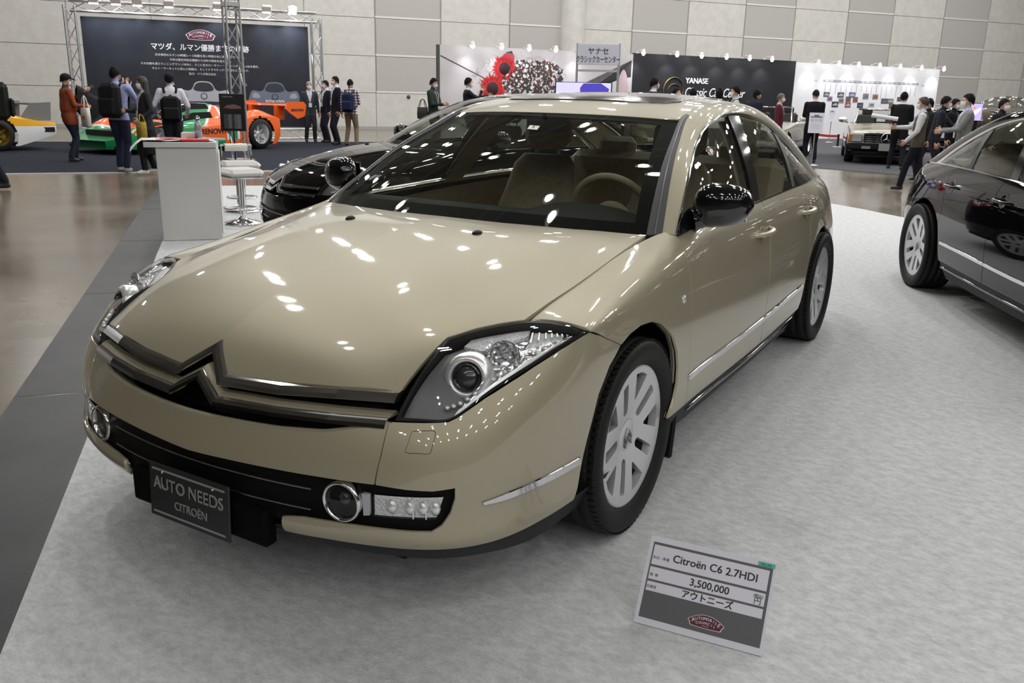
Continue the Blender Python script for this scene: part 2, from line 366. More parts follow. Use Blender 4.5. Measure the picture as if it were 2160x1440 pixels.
# ---------------- hood: rows y (u), cols x (v) height field
HY_=[-1.0,-.9,-.75,-.6,-.4,-.2,0,.2,.4]; HX=[0,.15,.3,.45,.6,.75]
HZ={0:[.655,.743,.81,.858,.907,.944,.966,.972,.974],.3:[.615,.722,.797,.848,.899,.937,.961,.968,.971],
 .6:[.54,.648,.745,.803,.853,.893,.928,.953,.966],.75:[.40,.54,.67,.765,.824,.855,.891,.926,.955]}
def mir(P): # add mirrored x<0 columns before
    return [[(-p[0],p[1],p[2]) for p in c] for c in P[:0:-1]]+[list(c) for c in P]
def hoodP():
    out=[]
    for i,y in enumerate(HY_):
        z0,z3,z6,z7=[HZ[k][i] for k in (0,.3,.6,.75)]
        # mirrored spline through (0,.3,.6,.75): build even-degree polynomial fit
        A=np.array([[1,x**2,x**4,x**6] for x in (0,.3,.6,.75)]); k1=RIDGE[i]; c=np.linalg.solve(A,[z0,z3-k1*.3,z6-k1*.6,z7-k1*.75])
        out.append([(x,y,c@[1,x**2,x**4,x**6]+k1*x) for x in HX])
    return list(map(list,zip(*out)))
RIDGE=[-.03,-.03,-.032,-.034,-.034,-.032,-.026,-.016,-.01]
# ---------------- side
SY=[-.5,-.4,-.2,.05,.36,.6,1.0,1.5,2.0,2.5,2.9,3.3,3.55,3.72,3.80,3.83]
def sideP():
    R={ # ring: list of (x,z) per station
    0:[(.84,.20),(.855,.20),(.865,.2),(.865,.2),(.862,.2),(.862,.2),(.862,.2),(.862,.2),(.855,.2),(.84,.2),(.83,.22),(.79,.24),(.70,.25),(.52,.25),(.30,.25),(0,.25)],
    1:[(.87,.30),(.893,.30),(.905,.30),(.912,.31),(.915,.32),(.916,.33),(.917,.33),(.916,.33),(.905,.33),(.89,.33),(.868,.34),(.825,.36),(.735,.37),(.55,.37),(.32,.37),(0,.37)],
    2:[(.880,.43),(.902,.43),(.913,.43),(.920,.44),(.924,.45),(.926,.46),(.928,.46),(.926,.46),(.916,.46),(.902,.46),(.882,.46),(.842,.47),(.755,.48),(.57,.48),(.34,.48),(0,.48)],
    3:[(.885,.57),(.908,.57),(.917,.58),(.922,.59),(.924,.61),(.925,.62),(.926,.62),(.924,.62),(.915,.62),(.902,.62),(.884,.62),(.846,.62),(.76,.62),(.575,.62),(.34,.62),(0,.62)],
    4:[(.885,.67),(.91,.68),(.916,.69),(.916,.71),(.914,.73),(.914,.74),(.914,.74),(.912,.74),(.904,.745),(.893,.75),(.871,.75),(.822,.75),(.735,.75),(.57,.75),(.33,.75),(0,.75)],
    5:[(.88,.735),(.907,.755),(.906,.765),(.903,.79),(.900,.815),(.900,.825),(.899,.83),(.898,.835),(.89,.84),(.878,.845),(.85,.85),(.795,.85),(.71,.845),(.555,.84),(.32,.835),(0,.83)],
    6:[(.845,.775),(.885,.803),(.870,.832),(.862,.872),(.867,.905),(.874,.915),(.876,.92),(.875,.927),(.866,.93),(.85,.932),(.815,.93),(.755,.925),(.67,.91),(.53,.89),(.30,.88),(0,.875)],
    7:[(.74,.785),(.74,.82),(.737,.853),(.744,.899),(.778,.952),(.832,.962),(.848,.972),(.848,.985),(.836,.993),(.815,.993),(.775,.985),(.715,.965),(.63,.94),(.49,.92),(.28,.905),(0,.90)]}
    tail=[0]*13+[0,0,0]
    return [[(R[r][i][0],SY[i],R[r][i][1]) for r in range(8)] for i in range(len(SY))]
# ---------------- bumper : columns (u) x rings (v)
BZ=[.20,.288,.36,.455,.54,.62,.70,.785]
def bumpP():
    C={0:[(0,-.95),(.2,-.94),(.4,-.915),(.585,-.865),(.70,-.80),(.78,-.71),(.835,-.6),(.855,-.45),(.86,-.2)],
    1:[(0,-1.055),(.2,-1.045),(.4,-1.018),(.585,-.965),(.73,-.893),(.825,-.785),(.873,-.64),(.895,-.45),(.905,-.2)],
    2:[(0,-1.06),(.2,-1.05),(.4,-1.02),(.585,-.97),(.73,-.90),(.828,-.79),(.878,-.64),(.899,-.45),(.91,-.2)],
    3:[(0,-1.06),(.2,-1.047),(.4,-1.016),(.585,-.966),(.725,-.898),(.825,-.79),(.878,-.64),(.902,-.45),(.914,-.2)],
    4:[(0,-1.055),(.2,-1.04),(.4,-1.0),(.585,-.947),(.727,-.882),(.826,-.77),(.881,-.62),(.906,-.44),(.917,-.2)],
    5:[(0,-1.035),(.2,-1.015),(.4,-.972),(.588,-.907),(.72,-.845),(.82,-.735),(.88,-.60),(.910,-.43),(.917,-.2)],
    6:[(0,-1.0),(.2,-.975),(.4,-.925),(.578,-.85),(.703,-.785),(.803,-.68),(.870,-.56),(.910,-.41),(.915,-.2)],
    7:[(0,-.95),(.2,-.92),(.4,-.865),(.56,-.785),(.675,-.71),(.775,-.61),(.853,-.5),(.903,-.39),(.898,-.2)]}
    return mir([[(C[r][i][0],C[r][i][1],BZ[r]) for r in range(8)] for i in range(9)])
# ---------------- greenhouse
WSB=[(0,.17,.969),(.26,.185,.967),(.52,.245,.961),(.746,.362,.950)]
WSM=[(0,.570,1.184),(.23,.583,1.182),(.455,.625,1.172),(.656,.695,1.154)]
WST=[(0,1.0,1.348),(.2,1.01,1.347),(.39,1.045,1.342),(.563,1.107,1.332)]
def wsP(): return mir([[WSB[i],WSM[i],WST[i]] for i in range(4)])
CANT=[ # c0 inner, cg gutter outer, c1 crown, c2, c3 dlo edge
 [(.746,.362,.950),(.790,.404,.949),(.812,.420,.9485),(.826,.430,.9475),(.832,.436,.946)],
 [(.656,.695,1.154),(.696,.715,1.155),(.722,.735,1.147),(.740,.750,1.139),(.748,.765,1.132)],
 [(.600,.945,1.265),(.632,.955,1.270),(.660,.965,1.262),(.682,.975,1.246),(.692,.985,1.228)],
 [(.560,1.16,1.350),(.588,1.165,1.352),(.622,1.17,1.345),(.650,1.18,1.328),(.663,1.19,1.310)],
 [(.558,1.43,1.398),(.580,1.43,1.396),(.612,1.43,1.387),(.640,1.435,1.368),(.651,1.44,1.347)],
 [(.556,1.75,1.412),(.578,1.75,1.409),(.610,1.75,1.397),(.636,1.74,1.375),(.646,1.73,1.349)],
 [(.555,2.10,1.396),(.578,2.10,1.392),(.612,2.10,1.376),(.640,2.09,1.345),(.650,2.08,1.311)],
 [(.555,2.48,1.335),(.578,2.48,1.330),(.618,2.47,1.308),(.650,2.455,1.270),(.663,2.44,1.228)],
 [(.560,2.90,1.225),(.585,2.90,1.218),(.632,2.89,1.190),(.672,2.87,1.140),(.690,2.85,1.080)],
 [(.575,3.22,1.110),(.605,3.22,1.100),(.655,3.20,1.068),(.695,3.17,1.015),(.715,3.13,.958)],
 [(.60,3.42,1.005),(.63,3.42,1.0),(.67,3.40,.985),(.70,3.37,.965),(.72,3.33,.945)]]
RC=[(1.0,1.348),(1.16,1.389),(1.43,1.428),(1.75,1.4435),(2.10,1.441),(2.48,1.405)]
def roofP():
    out=[]
    for k in range(6):
        c=(WST[3] if k==0 else CANT[k+2][0]); y0,z0=RC[k]; row=[]
        for i,f in enumerate((0,.36,.69,1.)):
            w=f*f if k else 0
            if k==0: row.append(WST[i]); continue
            row.append((c[0]*f,y0+(c[1]-y0)*w,z0+(c[2]-z0)*f**2.2))
        out.append(row)
    return mir(list(map(list,zip(*out))))
BELT=[(.836,.438,.944),(.847,.765,.970),(.851,.985,.978),(.852,1.19,.983),(.851,1.44,.988),(.847,1.73,.992),(.838,2.08,.994),(.820,2.44,.993),(.783,2.85,.986),(.742,3.13,.952),(.722,3.33,.940)]
def glassP():
    out=[]
    for k in range(11):
        a=np.array(CANT[k][4]); b=np.array(BELT[k]); h=min(1,np.linalg.norm(a-b)/.3)
        out.append([a,a*.67+b*.33+np.array([.010,0,.004])*h,a*.33+b*.67+np.array([.011,0,.003])*h,b])
    return out
BL=[(.602,-.905,.615),(.683,-.869,.618),(.733,-.832,.624),(.778,-.746,.669),(.836,-.599,.724),(.87,-.5,.758),(.905,-.399,.787)]
BU=[(.602,-.666,.783),(.645,-.585,.798),(.69,-.52,.807),(.735,-.472,.812),(.795,-.436,.811),(.85,-.415,.804),(.906,-.397,.789)]
def lampP():
    out=[]
    for k in range(7):
        a,b=np.array(BL[k]),np.array(BU[k]); row=[]
        mid=np.array((.592,-.858,.684)) if k==0 else None
        for t in (0,.33,.67,1.):
            p=a+(b-a)*t
            p=p+np.array([.35,-.6,.6])*.16*t*(1-t)*min(1,np.linalg.norm(b-a)/.25)*(1 if k else .95)
            row.append(p)
        out.append(row)
    return out
WS=Patch(wsP()); CANTP=Patch(CANT); ROOF=Patch(roofP()); GLASS=Patch(glassP()); LAMP=Patch(lampP())
HOOD=Patch(hoodP()); SIDE=Patch(sideP()); BUMP=Patch(bumpP())

RG=mir(list(map(list,zip(*[[(x*f,y,z-dz*(1-f*f)) for f in (0,.35,.7,1.)] for x,y,z,dz in ((.555,2.48,1.335,-.07),(.56,2.90,1.225,.0),(.575,3.22,1.110,.03),(.60,3.42,1.005,.03))]))))
RGLASS=Patch(RG)
DK=mir(list(map(list,zip(*[[(x*f,y-dy*(1-f*f),z+dz*(1-f*f)) for f in (0,.35,.7,1.)] for x,y,z,dy,dz in ((.715,3.36,.966,-.06,.012),(.63,3.55,.942,-.04,.02),(.49,3.72,.921,-.03,.02),(.30,3.80,.906,-.02,.0),(.02,3.83,.90,0,0))]))))
DECK=Patch(DK)
for q in (WS,CANTP,ROOF,GLASS,LAMP,HOOD,SIDE,BUMP,RGLASS,DECK):
    m=np.array([[(q.nu-1)*.6,(q.nv-1)*.5]]); c=q.ev(m)[0]-np.array([0,1.4,.4])
    if q is BUMP: c=np.array([.3,-1,0.])
    q.sgn=1. if q.nrm(m)[0]@c>0 else -1.
def resamp(pts, step, closed=True):
    P = np.array(pts, float); out = []
    n = len(P); rng = range(n if closed else n-1)
    for i in rng:
        a, b = P[i], P[(i+1) % n]; k = max(1, int(math.ceil(np.linalg.norm(b-a)/step)))
        for j in range(k): out.append(a+(b-a)*j/k)
    if not closed: out.append(P[-1])
    return np.array(out)
def inpoly(pts, poly):
    x, y = pts[:, 0], pts[:, 1]; r = np.zeros(len(pts), bool); n = len(poly)
    for i in range(n):
        x1, y1 = poly[i]; x2, y2 = poly[(i+1) % n]
        c = (y1 > y) != (y2 > y)
        with np.errstate(divide='ignore', invalid='ignore'): xi = (x2-x1)*(y-y1)/(y2-y1 if y2 != y1 else 1e-12)+x1
        r ^= c & (x < xi)
    return r
def spl(pts, k=4, closed=False):
    """smooth curve through points (Catmull-Rom)"""
    P = [np.array(p, float) for p in pts]; n = len(P); out = []
    for i in range(n if closed else n-1):
        p1, p2 = P[i], P[(i+1) % n]; p0 = P[i-1] if closed or i > 0 else 2*p1-p2; p3 = P[(i+2) % n] if closed or i+2 < n else 2*p2-p1
        for j in range(k):
            t = j/k; out.append(.5*((2*p1)+(p2-p0)*t+(2*p0-5*p1+4*p2-p3)*t*t+(3*p1-p0-3*p2+p3)*t**3))
    if not closed: out.append(P[-1])
    return [tuple(p) for p in out]
def metric(pt):
    if not hasattr(pt, 'met'):
        U = pt.nu-1; Vv = pt.nv-1; a = np.linspace(0, U, 25); c = np.linspace(0, Vv, 25)
        m = np.stack(np.meshgrid(a, c, indexing='ij'), -1).reshape(-1, 2); X = pt.ev(m).reshape(25, 25, 3)
        pt.met = (np.linalg.norm(np.diff(X, axis=0), axis=2).mean()*24/U, np.linalg.norm(np.diff(X, axis=1), axis=2).mean()*24/Vv)
    return pt.met
def inset(poly, g):
    P = np.array(poly, float); n = len(P); ar = 0.5*np.sum(P[:, 0]*np.roll(P[:, 1], -1)-np.roll(P[:, 0], -1)*P[:, 1]); sg = 1 if ar > 0 else -1
    e = np.roll(P, -1, 0)-P; L = np.linalg.norm(e, axis=1)[:, None]; L[L < 1e-9] = 1; e = e/L; nr = np.stack([-e[:, 1], e[:, 0]], 1)*sg
    m = nr+np.roll(nr, 1, 0); q = np.maximum((m*m).sum(1)[:, None]/2, .35)
    return P+m/q*g
def panel(pt, outer, holes=(), sp=.03, off=0., rim=.012, gap=0., flip=False, both=False, uvfun=None):
    """cut a region (u,v outline, holes) out of a patch: returns verts, faces, normals. rim: depth of the turned-in edge"""
    su, sv = metric(pt); S = np.array([su, sv])
    O = np.array(outer, float)*S
    if gap: O = inset(O, gap)
    loops = [resamp(O, sp*.7)]+[resamp(np.array(h, float)*S, sp*.7) for h in holes]
    lo, hi = loops[0].min(0), loops[0].max(0)
    # interior samples, even in real distance
    us = []
    cell = max(1, int(math.ceil(su/sp))); 
    def knots(n, s):
        o = []
        for i in range(n-1):
            k = max(1, int(math.ceil(s/sp)));
            for j in range(k): o.append(i+j/k)
        return np.array(o+[n-1])
    gu, gv = knots(pt.nu, su), knots(pt.nv, sv)
    g = np.stack(np.meshgrid(gu, gv, indexing='ij'), -1).reshape(-1, 2)*S
    ok = inpoly(g, loops[0])
    for h in loops[1:]: ok &= ~inpoly(g, h)
    g = g[ok]; B = np.concatenate(loops)
    if len(g):
        d = np.full(len(g), 1e9)
        for i in range(0, len(B), 64): d = np.minimum(d, np.linalg.norm(g[:, None]-B[None, i:i+64], axis=2).min(1))
        g = g[d > sp*.38]
    pts = np.concatenate([B, g]); ed = []; b = 0
    for L in loops:
        n = len(L); ed += [(b+i, b+(i+1) % n) for i in range(n)]; b += n
    r = delaunay_2d_cdt([Vector(p) for p in pts], ed, [], 0, 1e-7); V2 = np.array([tuple(v) for v in r[0]]); F3 = [f for f in r[2]]
    cen = np.array([V2[list(f)].mean(0) for f in F3]); ok = inpoly(cen, loops[0])
    for h in loops[1:]: ok &= ~inpoly(cen, h)
    uv = V2/S; uv[:, 0] = np.clip(uv[:, 0], 0, pt.nu-1); uv[:, 1] = np.clip(uv[:, 1], 0, pt.nv-1)
    X = pt.ev(uv); N = pt.nrm(uv); X = X+N*off
    Fs = []
    for k, f in zip(ok, F3):
        if not k: continue
        a, b_, c = f[:3]; nn = np.cross(X[b_]-X[a], X[c]-X[a])
        Fs.append(tuple(f) if nn @ N[a] > 0 else tuple(f[::-1]))
    # rim: boundary edges used once
    V = [X]; NN = [N]; cnt = {}
    for f in Fs:
        for i in range(3):
            e = (f[i], f[(i+1) % 3]); cnt[e] = 1
    be = [e for e in cnt if (e[1], e[0]) not in cnt]
    if rim and be:
        base = len(X); ids = {}
        def vid(i):
            if i not in ids: ids[i] = len(ids)
            return ids[i]
        for a, c in be: vid(a); vid(c)
        idx = np.array(list(ids.keys())); rn = np.zeros((len(idx), 3))
        for a, c in be:
            t = X[c]-X[a]; o = np.cross(t, N[a]); L = np.linalg.norm(o); o = o/L if L > 0 else o
            rn[ids[a]] += o; rn[ids[c]] += o
        rn /= np.maximum(np.linalg.norm(rn, axis=1), 1e-9)[:, None]; m = len(idx)
        V += [X[idx], X[idx]-N[idx]*rim]; NN += [rn*.8+N[idx]*.6, rn]
        for a, c in be: Fs.append((base+ids[a], base+m+ids[a], base+m+ids[c], base+ids[c]))
    X = np.concatenate(V); N = np.concatenate(NN)
    if flip or both:
        Xm = X*[-1, 1, 1]; Nm = N*[-1, 1, 1]; Fm = [f[::-1] for f in Fs]
        if flip: return Xm, Fm, Nm
        n0 = len(X); return np.concatenate([X, Xm]), Fs+[tuple(i+n0 for i in f) for f in Fm], np.concatenate([N, Nm])
    return X, Fs, N
def yz(pts, pt=None):
    """(y,z) outline points -> (u,v) on the side patch, by Newton steps"""
    pt = pt or SIDE; P = np.array(pts, float); u = np.interp(P[:, 0], SY, np.arange(len(SY))); vs = np.linspace(0, pt.nv-1, 60); v = np.zeros(len(P))
    for i in range(len(P)):
        zz = pt.ev(np.stack([np.full(60, u[i]), vs], 1))[:, 2]; v[i] = vs[np.argmin(abs(zz-P[i, 1]))]
    q = np.stack([u, v], 1)
    for _ in range(12): q = newton(pt, q, P, (1, 2))
    return q
def newton(pt, q, P, ax):
    h = 1e-4; f = pt.ev(q)[:, ax]-P; a = (pt.ev(q+[h, 0])[:, ax]-pt.ev(q)[:, ax])/h; b = (pt.ev(q+[0, h])[:, ax]-pt.ev(q)[:, ax])/h
    det = a[:, 0]*b[:, 1]-a[:, 1]*b[:, 0]; det = np.where(abs(det) < 1e-9, 1e-9, det)
    du = (f[:, 0]*b[:, 1]-f[:, 1]*b[:, 0])/det; dv = (a[:, 0]*f[:, 1]-a[:, 1]*f[:, 0])/det
    q = q-np.clip(np.stack([du, dv], 1), -.6, .6)
    return np.stack([np.clip(q[:, 0], 0, pt.nu-1), np.clip(q[:, 1], 0, pt.nv-1)], 1)
def xy(pts, pt):
    P = np.array(pts, float); u = np.interp(abs(P[:, 0]), HX, range(len(HX))); v = np.interp(P[:, 1], HY_, range(len(HY_)))
    q = np.stack([u, v], 1)
    for _ in range(8): q = newton(pt, q, P, (0, 1))
    return q
def mirror_u(pt, pts): return [(pt.nu-1-p[0], p[1]) for p in pts]
CAR_GLASS = glass_mat('car_glass', (.70, .74, .69), 1.5); LAMP_GLASS = glass_mat('lamp_cover_glass', (.93, .94, .94), 1.45)
interior = noise_mat('beige_leather', (.42, .35, .24), (.50, .42, .30), 30, 4, rough=.6)
interior_d = mat('dark_dash', (.012, .0115, .011), .7, spec=.2); lining = mat('headlining', (.38, .34, .26), .9)
reflector = mat('lamp_reflector', (.90, .90, .91), .25, .55); lamp_dark = mat('lamp_bezel', (.17, .17, .175), .45, .3)
lamp_spark = mat('lamp_faceted', (.88, .88, .90), .16, .85)
n, l, b = nodes(lamp_spark); tc = n.new('ShaderNodeTexCoord'); vo = n.new('ShaderNodeTexVoronoi'); vo.inputs['Scale'].default_value = 55; bp = n.new('ShaderNodeBump'); bp.inputs['Strength'].default_value = .9; bp.inputs['Distance'].default_value = .012
l.new(tc.outputs['Object'], vo.inputs['Vector']); l.new(vo.outputs['Distance'], bp.inputs['Height']); l.new(bp.outputs['Normal'], b.inputs['Normal'])
lamp_ribs = noise_mat('lamp_ribbed', (.62, .63, .64), (.92, .92, .94), 220, 2, rough=.28, metal=.35, bump=.6, bscale=160)
tail_red = mat('tail_lamp_red', (.34, .035, .025), .15, coat=1.)
def paint_mat(name, c, metal, rough=.32, flake=True):
    m = mat(name, c, rough, metal, coat=1.); n, l, b = nodes(m)
    b.inputs['Coat IOR'].default_value = 1.6
    return m
def chevron_strip(path, w, yf, prof, nb=1):
    """bar or ledge that follows a bent path in the (x,z) plane with mitred corners. prof: (offset across, lift towards the viewer)"""
    P = np.array(path, float); n = len(P); N = []
    for i in range(n):
        ds = []
        if i > 0: d = P[i]-P[i-1]; ds.append(d/np.linalg.norm(d))
        if i < n-1: d = P[i+1]-P[i]; ds.append(d/np.linalg.norm(d))
        ns = [np.array([-d[1], d[0]]) for d in ds]; m = sum(ns)/len(ns); N.append(m/max(m @ m, .3))
    rows = []
    for i in range(n):
        r = []
        for o, h in prof:
            q = P[i]+N[i]*o*w; y = yf(q[0], q[1])-h; r.append((q[0], y, q[1]))
        rows.append(r)
    return rows
def strip_mesh(b, rows, closed=True, smooth=False):
    m = len(rows[0]); V = [p for r in rows for p in r]; Fs = []
    for i in range(len(rows)-1):
        for j in range(m if closed else m-1): Fs.append((i*m+j, i*m+(j+1) % m, (i+1)*m+(j+1) % m, (i+1)*m+j))
    if closed: Fs += [tuple(range(m))[::-1], tuple((len(rows)-1)*m+j for j in range(m))]
    b.add(V, Fs, smooth)
def sym(half): return [(-x, z) for x, z in half[:0:-1]]+list(half)
def pm(name, pt, outer, m, parent, **k):
    X, Fs, N = panel(pt, outer, **k); return mesh_ob(name, X, Fs, m, parent, normals=N)
def both(name, pt, outer, m, parents, **k):
    """the same panel on the left and mirrored on the right side"""
    if not isinstance(parents, (list, tuple)): parents = (parents, parents)
    return pm(name, pt, outer, m, parents[0], **k), pm(name, pt, outer, m, parents[1], flip=True, **k)

# ------------------------------------------------------------------ wheel (built once, hub at the origin, face towards +x)
def rim_mesh():
    R0 = .236; outer = [(R0*math.cos(k*2*PI/72), R0*math.sin(k*2*PI/72)) for k in range(72)]; holes = []
    def rot(p, a): c, s = math.cos(a), math.sin(a); return (c*p[0]-s*p[1], s*p[0]+c*p[1])
    for k in range(5):
        a = PI/2+k*2*PI/5+.31
        sl = [(.088+.016*(1-math.cos(t)) if False else 0, 0) for t in ()]
        r0, r1, w0, w1 = .098, .200, .017, .020; pts = []
        for j in range(9): t = -PI/2-PI*j/8; pts.append((r0+w0*math.cos(t)*.9, w0*math.sin(t)))
        for j in range(5): t = PI/2-PI*j/4; pts.append((r1+.006*math.cos(t), w1*math.sin(t)))
        holes.append([rot(p, a) for p in pts])
        a2 = a+PI/5; tr = [(.122, -.004), (.208, -.046), (.214, -.02), (.216, 0), (.214, .02), (.208, .046), (.122, .004)]
        holes.append([rot(p, a2) for p in tr])
    pts = []; ed = []
    loops = [outer]+holes
    for L in loops:
        b = len(pts); L = resamp(L, .012); pts += [tuple(p) for p in L]; ed += [(b+i, b+(i+1) % len(L)) for i in range(len(L))]
    for r in (.02, .05, .08):
        for k in range(int(r*160)): pts.append((r*math.cos(k*2*PI/int(r*160)), r*math.sin(k*2*PI/int(r*160))))
    r = delaunay_2d_cdt([Vector(p) for p in pts], ed, [], 0, 1e-6); V2 = np.array([tuple(v) for v in r[0]]); Fs = []
    for f in r[2]:
        c = V2[list(f)].mean(0)[None]
        if inpoly(c, outer)[0] and not any(inpoly(c, h)[0] for h in holes): Fs.append(tuple(f))
    rad = np.linalg.norm(V2, axis=1); x = -.030*np.clip(1-rad/R0, 0, 1)**1.3+.002
    V = [(x[i], V2[i, 0], V2[i, 1]) for i in range(len(V2))]; nb = len(V); V += [(x[i]-.028, V2[i, 0]*.985, V2[i, 1]*.985) for i in range(len(V2))]
    cnt = {}; out = list(Fs)
    for f in Fs:
        for i in range(3): cnt[(f[i], f[(i+1) % 3])] = 1
    for (a, b) in cnt:
        if (b, a) not in cnt: out.append((b, a, nb+a, nb+b))
    return V, out
def double_chevron(b, s, h, t=.35):
    for z0 in (0, .62):
        p = [(-1, -.75+z0), (0, .1+z0), (1, -.75+z0), (1, -.75+z0-t*1.2), (0, .1+z0-t*1.2), (-1, -.75+z0-t*1.2)]
        b.prism([(x*s*.75, z*s) for x, z in p], h, 'yz')
RIM = rim_mesh()
def wheel(parent, loc, flip, name='wheel'):
    t = bpy.data.objects.new(name, None); link(t, parent); t.location = loc; t.rotation_euler = (0.05, 0, PI if flip else 0)
    b = MB(); P = [(.240, -.205), (.250, -.21), (.30, -.225), (.323, -.218), (.330, -.20)]
    for k in range(4):
        x0 = -.195+k*.049; P += [(.332, x0), (.332, x0+.040), (.326, x0+.042), (.326, x0+.048)]
    P += [(.331, -.002), (.324, .014), (.315, .022), (.298, .026), (.27, .022), (.250, .012), (.243, .004), (.236, -.004)]
    b.lathe(P, n=72, axis='x')
    for k in range(80):      # tread blocks on both shoulders
        a = 2*PI*k/80; c, s = math.cos(a), math.sin(a)
        b.T = Matrix.Rotation(a, 4, 'X'); b.box((.004, 0, .3288), (.024, .016, .004)); b.box((-.200, 0, .3288), (.024, .016, .004))
    b.T = Matrix.Identity(4); ty = b.build('tyre', rubber, t)
    V, Fs = RIM; r = mesh_ob('rim', V, Fs, alloy, t)
    b = MB(); b.lathe([(.236, 0), (.241, .004), (.243, -.004), (.232, -.012), (.228, -.02)], n=64, axis='x'); b.build('rim_lip', alloy, t); b = MB(); b.lathe([(.228, -.03), (.222, -.06), (.21, -.12), (.21, -.2)], n=48, axis='x'); b.build('rim_barrel', mat('dark_barrel', (.06, .06, .062), .5, .6), t); b = MB(); b.lathe([(.0, -.11), (.215, -.11)], n=32, axis='x'); b.build('wheel_back', black_plastic, t)
    b = MB(); b.lathe([(0, -.017), (.05, -.017), (.062, -.02), (.064, -.03)], n=32, axis='x'); h = b.build('hub_cap', alloy, t)
    b = MB(); b.T = Matrix.Translation((-.016, 0, 0)); double_chevron(b, .034, .006); b.build('chevron_emblem', mat('dark_chrome', (.25, .25, .26), .15, 1.), h)
    b = MB(); b.lathe([(.05, -.075), (.165, -.075), (.165, -.10), (.05, -.10)], n=40, axis='x'); b.box((-.085, .10, .06), (.05, .06, .14)); b.build('brake_disc', mat('brake_iron', (.12, .115, .11), .45, .8), t)
    return t
def copy_tree(o, parent):
    c = o.copy(); COL.objects.link(c); c.parent = parent
    for ch in list(o.children): copy_tree(ch, c)
    return c

